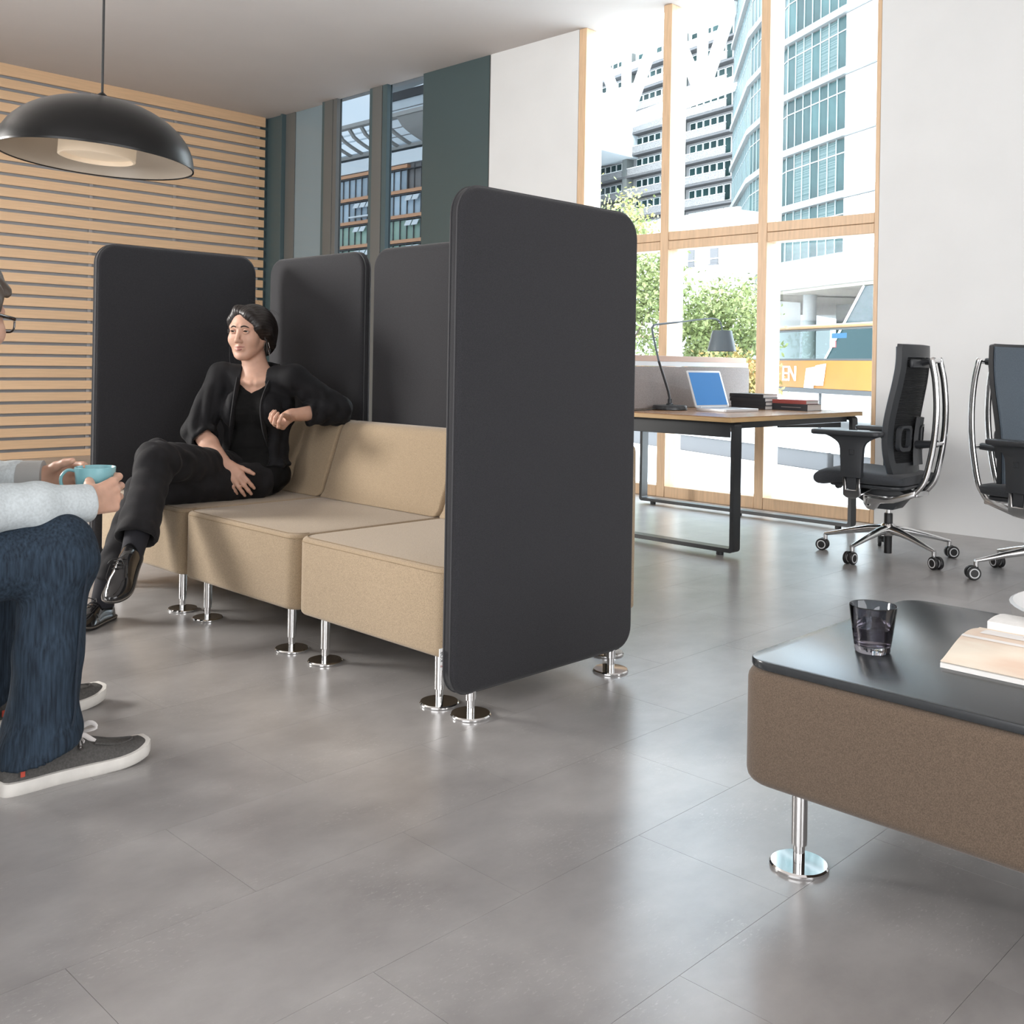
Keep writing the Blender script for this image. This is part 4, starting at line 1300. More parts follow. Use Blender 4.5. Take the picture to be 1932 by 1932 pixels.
# ------------------------------------------------------------------ people: one smooth surface grown from tapered limbs (distance field -> surface nets)
def V3(p): return np.array(p, dtype=np.float32)
def unit(v):
    v = np.array(v, float)
    return v / np.linalg.norm(v)

class Field:
    def __init__(s, lo, hi, h):
        s.lo, s.h = np.array(lo, np.float32), h
        s.n = np.ceil((np.array(hi) - np.array(lo)) / h).astype(int) + 1
        s.F = np.full(s.n, 0.2, np.float32)
    def sub(s, lo, hi):
        a = np.clip(np.floor((np.array(lo) - s.lo) / s.h).astype(int), 0, s.n - 1)
        b = np.clip(np.ceil((np.array(hi) - s.lo) / s.h).astype(int) + 1, 1, s.n)
        ax = [s.lo[i] + s.h * np.arange(a[i], b[i], dtype=np.float32) for i in range(3)]
        sl = tuple(slice(a[i], b[i]) for i in range(3))
        return sl, ax[0][:, None, None], ax[1][None, :, None], ax[2][None, None, :]
    def _merge(s, sl, d, k, op):
        f = s.F[sl]
        if op == 'sub': d = -d
        if k <= 0:
            s.F[sl] = np.minimum(f, d) if op == 'add' else np.maximum(f, d)
            return
        sg = 1.0 if op == 'add' else -1.0
        a, b = f * sg, d * sg
        hh = np.maximum(k - np.abs(a - b), 0) / k
        s.F[sl] = (np.minimum(a, b) - hh * hh * k * 0.25) * sg
    def cone(s, p0, r0, p1, r1, k=0.02, op='add', sq=None):
        p0, p1 = V3(p0), V3(p1)
        m = max(r0, r1) + k + 4 * s.h
        sl, x, y, z = s.sub(np.minimum(p0, p1) - m, np.maximum(p0, p1) + m)
        ba = p1 - p0
        L2 = float(ba @ ba) + 1e-12
        px, py, pz = x - p0[0], y - p0[1], z - p0[2]
        t = np.clip((px * ba[0] + py * ba[1] + pz * ba[2]) / L2, 0, 1)
        dx, dy, dz = px - t * ba[0], py - t * ba[1], pz - t * ba[2]
        q = dx * dx + dy * dy + dz * dz
        if sq is not None:            # flatten: sq=(axis, factor) distances along axis count more
            ax_, fac = V3(unit(sq[0])), sq[1]
            c = dx * ax_[0] + dy * ax_[1] + dz * ax_[2]
            q = q + c * c * (fac * fac - 1)
        d = np.sqrt(q) - (r0 + (r1 - r0) * t)
        s._merge(sl, d.astype(np.float32), k, op)
    def ell(s, c, r, M=None, k=0.02, op='add'):
        c, r = V3(c), V3(r)
        m = float(r.max()) + k + 4 * s.h
        sl, x, y, z = s.sub(c - m, c + m)
        px, py, pz = x - c[0], y - c[1], z - c[2]
        if M is not None:             # rows of M are the ellipsoid axes
            M = np.array(M, np.float32)
            px, py, pz = (px * M[0, 0] + py * M[0, 1] + pz * M[0, 2], px * M[1, 0] + py * M[1, 1] + pz * M[1, 2], px * M[2, 0] + py * M[2, 1] + pz * M[2, 2])
        k0 = np.sqrt((px / r[0]) ** 2 + (py / r[1]) ** 2 + (pz / r[2]) ** 2)
        k1 = np.sqrt((px / r[0] ** 2) ** 2 + (py / r[1] ** 2) ** 2 + (pz / r[2] ** 2) ** 2) + 1e-9
        s._merge(sl, (k0 * (k0 - 1) / k1).astype(np.float32), k, op)
    def all(s):
        ax = [s.lo[i] + s.h * np.arange(s.n[i], dtype=np.float32) for i in range(3)]
        return ax[0][:, None, None], ax[1][None, :, None], ax[2][None, None, :]
    def cut(s, p, n, k=0.0):
        """remove everything on the +n side of the plane through p"""
        n = unit(n)
        x, y, z = s.all()
        d = (x - p[0]) * n[0] + (y - p[1]) * n[1] + (z - p[2]) * n[2]
        s.F = np.maximum(s.F, d.astype(np.float32))
    def cut_ball(s, p, n, c, rad):
        """plane cut limited to a ball around c (for cuffs)"""
        n = unit(n)
        c = np.array(c)
        sl, x, y, z = s.sub(c - rad, c + rad)
        d = (x - p[0]) * n[0] + (y - p[1]) * n[1] + (z - p[2]) * n[2]
        b = np.sqrt((x - c[0]) ** 2 + (y - c[1]) ** 2 + (z - c[2]) ** 2) - rad
        s.F[sl] = np.maximum(s.F[sl], np.minimum(d, -b).astype(np.float32))
    def mesh(s):
        F = s.F
        F[0], F[-1], F[:, 0], F[:, -1], F[:, :, 0], F[:, :, -1] = (np.maximum(F[0], .01), np.maximum(F[-1], .01), np.maximum(F[:, 0], .01), np.maximum(F[:, -1], .01), np.maximum(F[:, :, 0], .01), np.maximum(F[:, :, -1], .01))
        I = F < 0
        c = np.zeros(tuple(np.array(F.shape) - 1), np.uint8)
        for dx in (0, 1):
            for dy in (0, 1):
                for dz in (0, 1):
                    c += I[dx:F.shape[0] - 1 + dx, dy:F.shape[1] - 1 + dy, dz:F.shape[2] - 1 + dz]
        cells = np.argwhere((c > 0) & (c < 8))
        idx = np.full(c.shape, -1, np.int32)
        idx[cells[:, 0], cells[:, 1], cells[:, 2]] = np.arange(len(cells))
        acc = np.zeros((len(cells), 3))
        cnt = np.zeros(len(cells))
        corners = [(a, b, d) for a in (0, 1) for b in (0, 1) for d in (0, 1)]
        for A in corners:
            for ax in range(3):
                if A[ax] == 1: continue
                B = list(A)
                B[ax] = 1
                fa = F[cells[:, 0] + A[0], cells[:, 1] + A[1], cells[:, 2] + A[2]]
                fb = F[cells[:, 0] + B[0], cells[:, 1] + B[1], cells[:, 2] + B[2]]
                mm = (fa < 0) != (fb < 0)
                t = fa[mm] / (fa[mm] - fb[mm])
                P = np.tile(np.array(A, float), (mm.sum(), 1))
                P[:, ax] += t
                acc[mm] += P
                cnt[mm] += 1
        verts = s.lo + s.h * (cells + acc / np.maximum(cnt, 1)[:, None])
        quads = []
        for ax in range(3):
            o1, o2 = [(1, 2), (2, 0), (0, 1)][ax]
            n = list(F.shape)
            s0 = [slice(None)] * 3
            s1 = [slice(None)] * 3
            s0[ax] = slice(0, n[ax] - 1)
            s1[ax] = slice(1, n[ax])
            ch = np.argwhere(I[tuple(s0)] != I[tuple(s1)])
            ch = ch[(ch[:, o1] > 0) & (ch[:, o2] > 0) & (ch[:, o1] < n[o1] - 1) & (ch[:, o2] < n[o2] - 1)]
            inn = I[ch[:, 0], ch[:, 1], ch[:, 2]]
            def cell(d1, d2):
                q = ch.copy()
                q[:, o1] -= d1
                q[:, o2] -= d2
                return idx[q[:, 0], q[:, 1], q[:, 2]]
            Q = np.stack([cell(1, 1), cell(0, 1), cell(0, 0), cell(1, 0)], 1)
            Q[~inn] = Q[~inn][:, ::-1]
            quads.append(Q)
        return verts, np.concatenate(quads)
    def build(s, name, mat_, parent, folds=None, sharp=None, smooth=2):
        v, q = s.mesh()
        for _ in range(smooth):       # light Laplacian smoothing
            acc = np.zeros_like(v)
            cn = np.zeros(len(v))
            for a, b in ((0, 1), (1, 2), (2, 3), (3, 0)):
                np.add.at(acc, q[:, a], v[q[:, b]])
                np.add.at(cn, q[:, a], 1)
            v = v * 0.5 + 0.5 * acc / np.maximum(cn, 1)[:, None]
        if folds is not None:
            e1 = v[q[:, 2]] - v[q[:, 0]]
            e2 = v[q[:, 3]] - v[q[:, 1]]
            fn = np.cross(e1, e2)
            vn = np.zeros_like(v)
            for a in range(4): np.add.at(vn, q[:, a], fn)
            vn /= np.linalg.norm(vn, axis=1)[:, None] + 1e-12
            v = v + vn * folds(v)[:, None]
        me = bpy.data.meshes.new(name)
        me.vertices.add(len(v))
        me.vertices.foreach_set('co', v.astype(np.float32).ravel())
        me.loops.add(len(q) * 4)
        me.loops.foreach_set('vertex_index', q.astype(np.int32).ravel())
        me.polygons.add(len(q))
        me.polygons.foreach_set('loop_start', np.arange(0, len(q) * 4, 4, dtype=np.int32))
        me.update(calc_edges=True)
        me.validate()
        return link_mesh(name, me, mat_, parent, sharp)

def fold_noise(v, seed, freq, amp, stretch=(1, 1, 1)):
    g = np.random.default_rng(seed)
    out = np.zeros(len(v))
    w = v * np.array(stretch)
    for i in range(5):
        d = unit(g.normal(size=3))
        d2 = unit(g.normal(size=3))
        ph = 1.6 * np.sin(w @ d2 * freq * 0.45 + g.uniform(0, 6))
        out += np.abs(np.sin(w @ d * freq * g.uniform(0.7, 1.4) + ph + g.uniform(0, 6))) ** 1.5 - 0.5
    return out * amp / 2.5

def rot_about(v, ax, a):
    ax = unit(ax)
    v = np.array(v, float)
    return v * math.cos(a) + np.cross(ax, v) * math.sin(a) + ax * (ax @ v) * (1 - math.cos(a))

def hand(fld, wrist, fdir, dorsal, thumb_side, curls, s=1.0, thumb=((0.55, 0.75, -0.35), 25, 20), k=0.008, spread=6, wrist_r=0.024, nails=None):
    """adds palm, four fingers and a thumb. thumb_side +1/-1: which side of the palm (along dorsal x fdir) the thumb leaves"""
    w = np.array(wrist, float)
    f = unit(fdir)
    d = np.array(dorsal, float)
    d = unit(d - f * (d @ f))
    t = np.cross(d, f) * thumb_side
    offs = [0.031, 0.0105, -0.0105, -0.029]
    mz = [0.086, 0.090, 0.086, 0.078]
    lens = [(0.041, 0.025, 0.021), (0.045, 0.028, 0.022), (0.041, 0.026, 0.022), (0.032, 0.020, 0.019)]
    rad = [0.0092, 0.0094, 0.0089, 0.0078]
    fld.cone(w - f * 0.02, wrist_r * s, w + f * 0.015 * s, 0.023 * s, 0.012, sq=(d, 1.25))
    tips = []
    for i in range(4):
        mcp = w + (f * mz[i] + t * offs[i]) * s
        fld.cone(w + (f * 0.012 + t * offs[i] * 0.55) * s, 0.0150 * s, mcp - d * 0.001 * s, 0.0122 * s, 0.010)
        dirn = rot_about(f, d, R(spread) * (offs[i] / 0.03) * thumb_side)
        p = mcp
        ang = 0
        axis = np.cross(f, d)
        for j in range(3):
            ang += curls[i][j]
            v = rot_about(dirn, axis, -R(ang))
            if v @ d > dirn @ d + 1e-6 and ang > 0: v = rot_about(dirn, axis, R(ang))
            q = p + v * lens[i][j] * s
            r0 = rad[i] * s * (1.10, 0.98, 0.92)[j]
            r1 = rad[i] * s * (0.98, 0.92, 0.76)[j]
            fld.cone(p, r0, q, r1, 0.0045 if j else 0.007)
            p = q
        tips.append((p, v))
    # web and thumb
    td = thumb[0]
    base = w + (f * 0.022 + t * 0.018 - d * 0.004) * s
    v = unit(f * td[0] + t * td[1] + d * td[2])
    q = base + v * 0.046 * s
    fld.cone(base, 0.0165 * s, q, 0.0125 * s, 0.012)
    tw = unit(f * 0.9 - t * 0.15 + d * td[2] * 0.8)
    v2 = unit(v * math.cos(R(thumb[1])) + tw * math.sin(R(thumb[1])))
    q2 = q + v2 * 0.033 * s
    fld.cone(q, 0.0118 * s, q2, 0.0102 * s, 0.006)
    v3 = unit(v2 * math.cos(R(thumb[2])) + tw * math.sin(R(thumb[2])))
    q3 = q2 + v3 * 0.026 * s
    fld.cone(q2, 0.0104 * s, q3, 0.0082 * s, 0.005)
    tips.append((q3, v3))
    return tips

def head_frame(c, az, pitch, roll=0.0):
    f = np.array([math.cos(R(az)) * math.cos(R(pitch)), math.sin(R(az)) * math.cos(R(pitch)), math.sin(R(pitch))])
    l = np.array([-math.sin(R(az)), math.cos(R(az)), 0.0])
    u = np.cross(f, l)
    l, u = rot_about(l, f, R(roll)), rot_about(u, f, R(roll))
    c = np.array(c)
    def W(a, b, e): return c + f * a + l * b + u * e
    return W, np.array([f, l, u])

def head(fld, W, A, s=1.0, jaw_r=0.0, female=True):
    def E(c, r, k=0.02, op='add'): fld.ell(W(*[x * s for x in c]), [x * s for x in r], A, k, op)
    def C(a, ra, b, rb, k=0.012, op='add'): fld.cone(W(*[x * s for x in a]), ra * s, W(*[x * s for x in b]), rb * s, k, op)
    E((-0.018, 0, 0.032), (0.094, 0.074, 0.082), 0.01)
    E((0.030, 0, 0.010), (0.058, 0.067, 0.085), 0.02)
    E((0.034, 0, -0.042), (0.052, 0.056, 0.060), 0.02)
    for q in (-1, 1):
        C((0.000, q * 0.054, -0.040), 0.020, (0.056, q * 0.020, -0.094), 0.018, 0.03)
        E((0.055, q * 0.041, -0.028), (0.027, 0.026, 0.028), 0.02)
        C((0.083, q * 0.012, 0.027), 0.008, (0.066, q * 0.048, 0.026), 0.009, 0.014)
    E((0.066, 0, -0.101), (0.020, 0.022, 0.016), 0.016)
    for q in (-1, 1):
        E((0.094, q * 0.0315, 0.0055), (0.017, 0.0175, 0.0105), 0.008, 'sub')
    C((0.080, 0, 0.016), 0.0085, (0.104, 0, -0.030), 0.0095, 0.010)
    E((0.103, 0, -0.033), (0.0105, 0.011, 0.0095), 0.006)
    for q in (-1, 1):
        E((0.092, q * 0.0125, -0.037), (0.010, 0.0068, 0.0075), 0.005)
    C((0.083, 0, -0.045), 0.006, (0.084, 0, -0.056), 0.007, 0.008)
    E((0.080, 0, -0.068), (0.012, 0.024, 0.014), 0.008)
    for q in (-1, 1):
        E((-0.008, q * 0.074, -0.008), (0.017, 0.008, 0.030), 0.006)
        E((-0.004, q * 0.081, -0.006), (0.008, 0.006, 0.016), 0.004, 'sub')

def face_parts(W, A, parent, s, iris, brow_mat, lip_mat, skin, gaze=(1, 0, 0)):
    f, l, u = A
    g = unit(f * gaze[0] + l * gaze[1] + u * gaze[2])
    M4 = Matrix(((*f, 0), (*l, 0), (*u, 0), (0, 0, 0, 1))).transposed()
    for q in (-1, 1):
        c = W(0.0755 * s, q * 0.0315 * s, 0.0055 * s)
        e = MB()
        bmesh.ops.create_icosphere(e.bm, subdivisions=3, radius=0.0112 * s, matrix=Matrix.Translation(c))
        eo = e.build('eye', M_eyew, parent, None)
        b = MB()
        zq = Vector(g).to_track_quat('Z', 'Y').to_matrix().to_4x4()
        b.lathe([(0.0068 * s, 0.0090 * s), (0.0064 * s, 0.0104 * s), (0.0, 0.0119 * s)], n=20, M=Matrix.Translation(c) @ zq)
        b.build('iris', iris, eo)
        # lids: skin rims above and below, with a dark lash line on the upper one
        for (nm, zo, zm, rr, m) in (('upper_lid', 0.0012, 0.0078, 0.0042, None), ('lash_line', 0.0004, 0.0044, 0.0017, M_hairw), ('lower_lid', -0.0008, -0.0062, 0.0032, None)):
            pts = []
            for k in range(9):
                th = -1 + 2 * k / 8
                y = th * 0.0150
                zz = zo + (zm - zo) * (1 - th * th)
                rad = 0.0130 if nm != 'lash_line' else 0.0136
                xx = math.sqrt(max(0.00002, rad ** 2 - min(rad ** 2 * 0.98, (y * 0.82) ** 2) - zz ** 2 * 0.5))
                pts.append(W((0.0755 + xx) * s, (q * 0.0315 + y) * s, (0.0055 + zz) * s))
            MB().tube(pts, [rr * s * (0.35 + 0.65 * math.sin(PI * k / 8)) for k in range(9)], 8).build(nm, m or skin, eo)
        pts = []
        for k in range(7):
            th = k / 6
            y = 0.012 + 0.038 * th
            zz = 0.0245 + 0.006 * math.sin(PI * min(1, th * 1.25)) - 0.004 * th
            pts.append(W((0.0945 - 0.024 * th ** 1.7) * s, q * y * s, zz * s))
        MB().tube(pts, [0.0024 * s * (0.6 + 0.7 * math.sin(PI * (0.25 + 0.7 * k / 6))) for k in range(7)], 8).build('eyebrow', brow_mat, parent)
    # lips
    up_, lo_ = [], []
    for k in range(9):
        th = -1 + 2 * k / 8
        y = th * 0.0235
        x = 0.0925 - 0.011 * th * th
        up_.append(W(x * s, y * s, (-0.0615 - 0.0008 * math.cos(th * 9) + 0.001 * abs(th)) * s))
        lo_.append(W((x - 0.001) * s, y * 0.88 * s, (-0.0725 + 0.006 * th * th) * s))
    MB().tube(up_, [0.0036 * s * (0.3 + 0.7 * math.cos(PI / 2 * (-1 + 2 * k / 8))) for k in range(9)], 8).build('upper_lip', lip_mat, parent)
    MB().tube(lo_, [0.0048 * s * (0.3 + 0.7 * math.cos(PI / 2 * (-1 + 2 * k / 8))) for k in range(9)], 8).build('lower_lip', lip_mat, parent)
    te = [W((0.0895 - 0.010 * (-1 + 2 * k / 6) ** 2) * s, (-1 + 2 * k / 6) * 0.013 * s, -0.0665 * s) for k in range(7)]
    MB().tube(te, 0.0022 * s, 6).build('teeth', M_eyew, parent)

# ---- shoes: swept outline, sole and upper
def shoe(parent, heel, fdir, updir, L, wdt, style, name='shoe'):
    f = Vector(fdir).normalized()
    u = Vector(updir)
    u = (u - f * u.dot(f)).normalized()
    l = u.cross(f)
    M = Matrix(((f.x, l.x, u.x, heel[0]), (f.y, l.y, u.y, heel[1]), (f.z, l.z, u.z, heel[2]), (0, 0, 0, 1)))
    xs = [0.0, 0.03, 0.12, 0.30, 0.50, 0.68, 0.82, 0.92, 0.975, 1.0]
    if style == 'sneaker':
        hw = [0.36, 0.66, 0.80, 0.76, 0.86, 1.00, 1.00, 0.90, 0.68, 0.34]
        top = [0.072, 0.078, 0.080, 0.090, 0.088, 0.066, 0.050, 0.042, 0.034, 0.024]
        sole_h, m_sole, m_up = 0.030, M_rubber, M_canvas
    else:
        hw = [0.30, 0.66, 0.80, 0.74, 0.82, 1.00, 0.94, 0.72, 0.44, 0.14]
        top = [0.062, 0.068, 0.070, 0.085, 0.078, 0.060, 0.046, 0.036, 0.028, 0.018]
        sole_h, m_sole, m_up = 0.014, M_sole, M_leather
    X = np.linspace(0, 1, 30)
    X = np.sort(np.concatenate([X, [0.01, 0.02, 0.98, 0.99]]))
    HWs = np.interp(X, xs, hw) * wdt / 2
    HWs = np.convolve(np.pad(HWs, 2, mode='edge'), np.ones(5) / 5, 'valid')
    TP_ = np.interp(X, xs, top)
    TP_ = np.convolve(np.pad(TP_, 2, mode='edge'), np.ones(5) / 5, 'valid')
    HWs[0] *= 0.7
    bias = 0.006 * np.sin(X * PI)
    rise = 0.018 * np.clip((X - 0.72) / 0.28, 0, 1) ** 2
    so = MB()
    rings = []
    for x, h, b, rz in zip(X, HWs, bias, rise):
        r = []
        for (y, z) in ((-1.0, 0.004), (-0.94, 0.0), (0.94, 0.0), (1.0, 0.004), (1.03, sole_h * 0.6), (1.0, sole_h), (0.6, sole_h + 0.003), (-0.6, sole_h + 0.003), (-1.0, sole_h), (-1.03, sole_h * 0.6)):
            r.append(M @ Vector((x * L, y * (h + 0.004) + b, z + rz)))
        rings.append(r)
    so.rings(rings)
    up_ = MB()
    rings = []
    N = 18
    for i, (x, h, b, tp, rz) in enumerate(zip(X, HWs, bias, TP_, rise)):
        hh = max(h - 0.001, 0.003)
        r = []
        for k in range(N):
            a = 2 * PI * k / N
            cy, sz = math.cos(a), math.sin(a)
            z = sole_h * 0.7 + (max(tp - sole_h * 0.7, 0.006)) * max(0, sz) ** 0.75 if sz > 0 else sole_h * 0.7
            y = hh * (abs(cy) ** 0.7) * (1 if cy >= 0 else -1)
            if sz > 0: y *= 1 - 0.25 * sz * (0.5 if x > 0.6 else 1)
            r.append(M @ Vector((x * L * 0.995 + 0.002, y + b, z + rz)))
        rings.append(r)
    up_.rings(rings)
    u_o = up_.build(name, m_up, parent, 60)
    so.build('shoe_sole', m_sole, u_o, 50)
    lm = M_lacew if style == 'sneaker' else M_lace
    def tz(x): return float(np.interp(x, X, TP_)) + float(np.interp(x, X, rise))
    if style == 'sneaker':
        seam = []
        for k in range(25):
            a = PI * (k / 24) - PI / 2
            x = 0.60 + 0.30 * math.cos(a)
            y = 0.030 * math.sin(a) * (1.0 if x < 0.75 else 0.95)
            seam.append(M @ Vector((x * L, y + 0.004, tz(x) - 0.006 * abs(math.sin(a)) - 0.001 + 0.004)))
        MB().tube(seam, 0.0032, 6).build('toe_seam', M_canvas, u_o)
        lc = MB()
        for x in (0.42, 0.50):
            for sgn in (-1, 1):
                lc.tube([M @ Vector((x * L, sgn * 0.030, tz(x) - 0.012)), M @ Vector(((x + 0.02) * L, 0, tz(x) + 0.006)), M @ Vector(((x + 0.03) * L, -sgn * 0.024, tz(x) - 0.004))], 0.0042, 6, flat=(1.3, 0.5))
        kn = M @ Vector((0.46 * L, 0, tz(0.46) + 0.012))
        for (dx, dy, dz) in ((0.045, -0.045, 0.016), (0.03, 0.05, 0.012), (0.055, -0.012, -0.006), (0.05, 0.03, -0.004)):
            e_ = M.to_3x3() @ Vector((dx, dy, dz))
            side = M.to_3x3() @ Vector((0.012, 0.006 * (1 if dy > 0 else -1), 0.018))
            if abs(dy) > 0.04:
                lc.tube(smooth_path([kn, kn + e_ * 0.5 + side, kn + e_, kn + e_ * 0.55 - side * 0.1, kn], 4), 0.0044, 6, flat=(1.4, 0.5))
            else:
                lc.tube([kn, kn + e_ * 0.6 - Vector((0, 0, 0.006)), kn + e_ - Vector((0, 0, 0.022))], 0.0042, 6, flat=(1.4, 0.5))
        lc.build('laces', lm, u_o)
        MB().box((0.115 * L, -0.0405 * wdt / 0.1, 0.050), (0.010, 0.003, 0.017), 0.001, 1, M=M).build('side_tab', M_red, u_o)
        ey = MB()
        for x in (0.42, 0.50):
            for sgn in (-1, 1):
                ey.lathe([(0.003, 0.0), (0.0055, 0.0), (0.0055, 0.002), (0.003, 0.002)], n=12, M=M @ TR((x * L, sgn * 0.033, tz(x) - 0.014), (R(-60 * sgn), 0, 0)), closed=True)
        ey.build('eyelets', M_spec_dark, u_o)
    else:
        lc = MB()
        for i, x in enumerate((0.42, 0.48, 0.54)):
            lc.tube([M @ Vector((x * L, -0.020, tz(x) - 0.004)), M @ Vector(((x + 0.015) * L, 0, tz(x) + 0.004)), M @ Vector((x * L, 0.020, tz(x) - 0.004))], 0.0022, 6)
        kn = M @ Vector((0.40 * L, 0, tz(0.40) + 0.006))
        for (dx, dy) in ((0.035, 0.03), (0.03, -0.032), (-0.02, 0.04)):
            e_ = M.to_3x3() @ Vector((dx, dy, 0.002))
            lc.tube(smooth_path([kn, kn + e_ * 0.6 + M.to_3x3() @ Vector((0, 0, 0.01)), kn + e_], 4), 0.0018, 6)
        lc.build('laces', lm, u_o)
        wl = MB()
        for sgn in (-1, 1):
            pts = []
            for k in range(12):
                x = 0.98 - 0.45 * k / 11
                y = sgn * float(np.interp(x, X, HWs)) * (0.55 if k < 6 else 0.7)
                pts.append(M @ Vector((x * L * 0.93, y, tz(x * 0.93) - 0.004 + 0.0035)))
            wl.tube(pts, 0.0011, 5)
        wl.build('brogue_seam', M_sole, u_o)
        we = []
        for x, h, b, rz in zip(X, HWs, bias, rise): we.append(M @ Vector((x * L, h + 0.0052 + b, sole_h * 0.75 + rz)))
        for x, h, b, rz in list(zip(X, HWs, bias, rise))[::-1]: we.append(M @ Vector((x * L, -h - 0.0052 + b, sole_h * 0.75 + rz)))
        MB().tube(we, 0.0020, 5, closed=True).build('welt', M_welt, u_o)
    return u_o
M_spec_dark = M_specs

# ================================================================== the woman on the far seat
wm = empty('person', (2.40, 3.93, 0.41))
tag(wm, 'seated woman in a black jacket with crossed legs, leaning one arm on the backrest', 'person')
def under(o, root):
    o.matrix_parent_inverse = root.matrix_basis.inverted()
    return o
class Root:
    """collects parts given in world coordinates below one root Empty"""
    def __init__(s, e): s.e = e
def adopt(root):
    inv = root.matrix_basis.inverted()
    for ch in root.children:
        ch.matrix_parent_inverse = inv
wm.matrix_basis = Matrix.Translation((2.40, 3.93, 0.41))
F2 = np.array([-0.788, -0.616, 0.0]); R2 = np.array([-0.616, 0.788, 0.0]); Z2 = np.array([0, 0, 1.0])
TF = np.array([F2, R2, Z2])
rsh, lsh = (2.342, 4.087, 0.922), (2.532, 3.812, 0.918)
relb, rwri = (2.205, 4.035, 0.690), (2.225, 3.842, 0.560)
lelb, lwri = (2.690, 3.705, 0.782), (2.462, 3.737, 0.762)
nkb = np.array([2.448, 3.955, 0.925])
hc = (2.408, 3.978, 1.113)
HW_, HA = head_frame(hc, 210, -1, 0)
hipR, hipL = (2.36, 4.000, 0.505), (2.375, 3.850, 0.478)      # right leg crosses over the planted left leg
kneeR, kneeL = (1.865, 3.735, 0.606), (1.880, 3.860, 0.482)
ankL, ankR = (1.700, 3.810, 0.088), (1.700, 3.565, 0.305)

def torso(fl_, g, k=0.03):
    for c, r in (((2.405, 3.925, 0.500), (0.115, 0.165, 0.095)), ((2.435, 3.945, 0.620), (0.095, 0.128, 0.13)), ((2.448, 3.955, 0.775), (0.098, 0.150, 0.145))):
        fl_.ell(c, np.array(r) + g, TF, k)
    for q in (-1, 1):
        c = np.array([2.445, 3.952, 0.772]) + F2 * 0.070 + R2 * 0.066 * q
        fl_.ell(c, (0.052 + g, 0.060 + g, 0.062 + g), TF, 0.03)
    fl_.cone(rsh, 0.046 + g, nkb - np.array([0, 0, 0.015]), 0.046 + g, 0.04)
    fl_.cone(lsh, 0.046 + g, nkb - np.array([0, 0, 0.015]), 0.046 + g, 0.04)

b = Field((2.02, 3.50, 0.38), (2.80, 4.20, 1.27), 0.0032)
torso(b, -0.004)
b.cone(nkb - np.array([0, 0, 0.02]), 0.060, np.array(HW_(-0.022, 0, -0.075)), 0.050, 0.03)
b.cone(np.array(HW_(-0.022, 0, -0.075)), 0.050, np.array(HW_(-0.015, 0, -0.02)), 0.055, 0.02)
for q in (-1, 1):                     # collar bones
    b.cone(nkb + F2 * 0.065 + R2 * q * 0.015 - Z2 * 0.028, 0.010, nkb + F2 * 0.035 + R2 * q * 0.11 - Z2 * 0.012, 0.010, 0.02)
head(b, HW_, HA, 1.0)
for sh_, el_, wr_ in ((rsh, relb, rwri), (lsh, lelb, lwri)):
    b.cone(sh_, 0.044, el_, 0.037, 0.02)
    m_ = np.array(el_) * 0.6 + np.array(wr_) * 0.4
    b.cone(el_, 0.038, m_, 0.037, 0.02)
    b.cone(m_, 0.037, wr_, 0.025, 0.02)
hand(b, rwri, (0.14, -0.76, -0.64), (-0.66, -0.50, 0.50), 1, [(20, 22, 14), (17, 20, 14), (19, 22, 14), (24, 24, 16)], 0.95, ((0.75, 0.55, -0.15), 10, 10), spread=4)
hand(b, lwri, (-0.82, -0.22, -0.42), (0.28, 0.42, -0.86), -1, [(38, 52, 38), (48, 58, 40), (54, 60, 42), (58, 60, 40)], 0.95, ((0.70, 0.30, -0.75), 22, 24), spread=4)
body_w = b.build('body', M_skin, wm, None, smooth=1)

face_parts(HW_, HA, wm, 1.0, M_iris, M_hairw, M_lip, M_skin, (1, -0.12, 0.0))

b = Field((2.05, 3.60, 0.40), (2.75, 4.25, 1.0), 0.004)
torso(b, 0.003)
x, y, z = b.all()
lat = (x - nkb[0]) * R2[0] + (y - nkb[1]) * R2[1]
b.F = np.maximum(b.F, (z - (0.850 + 0.62 * np.abs(lat - 0.004))).astype(np.float32) * 0.8)
b.build('top', M_blackcloth, wm, folds=lambda v: fold_noise(v, 3, 42, 0.004, (1, 1, 2)))

b = Field((2.05, 3.55, 0.48), (2.88, 4.28, 1.02), 0.004)
torso(b, 0.014)
b.cone(rsh, 0.060, relb, 0.060, 0.02)
cR = np.array(relb) * 0.72 + np.array(rwri) * 0.28
b.cone(relb, 0.058, cR, 0.053, 0.02)
b.cone(lsh, 0.060, lelb, 0.060, 0.02)
cL = np.array(lelb) * 0.36 + np.array(lwri) * 0.64
b.cone(lelb, 0.060, cL, 0.050, 0.02)
b.cone(cR - unit(np.array(rwri) - relb) * 0.035, 0.060, cR - unit(np.array(rwri) - relb) * 0.012, 0.060, 0.008)
b.cut_ball(cR - unit(np.array(rwri) - relb) * 0.006, np.array(rwri) - relb, cR, 0.085)
b.cut_ball(cL, np.array(lwri) - lelb, cL, 0.07)
b.cone(cR - unit(np.array(rwri) - relb) * 0.03, 0.047, cR + unit(np.array(rwri) - relb) * 0.05, 0.045, 0.004, 'sub')
b.cone(cL - unit(np.array(lwri) - lelb) * 0.02, 0.036, cL + unit(np.array(lwri) - lelb) * 0.05, 0.034, 0.004, 'sub')
x, y, z = b.all()
lat = (x - nkb[0]) * R2[0] + (y - nkb[1]) * R2[1]
fwd = (x - nkb[0]) * F2[0] + (y - nkb[1]) * F2[1]
wid = 0.058 + np.clip(0.90 - z, 0, 0.5) * 0.10
b.F = np.maximum(b.F, np.minimum(wid - np.abs(lat - 0.004), fwd - 0.00).astype(np.float32))
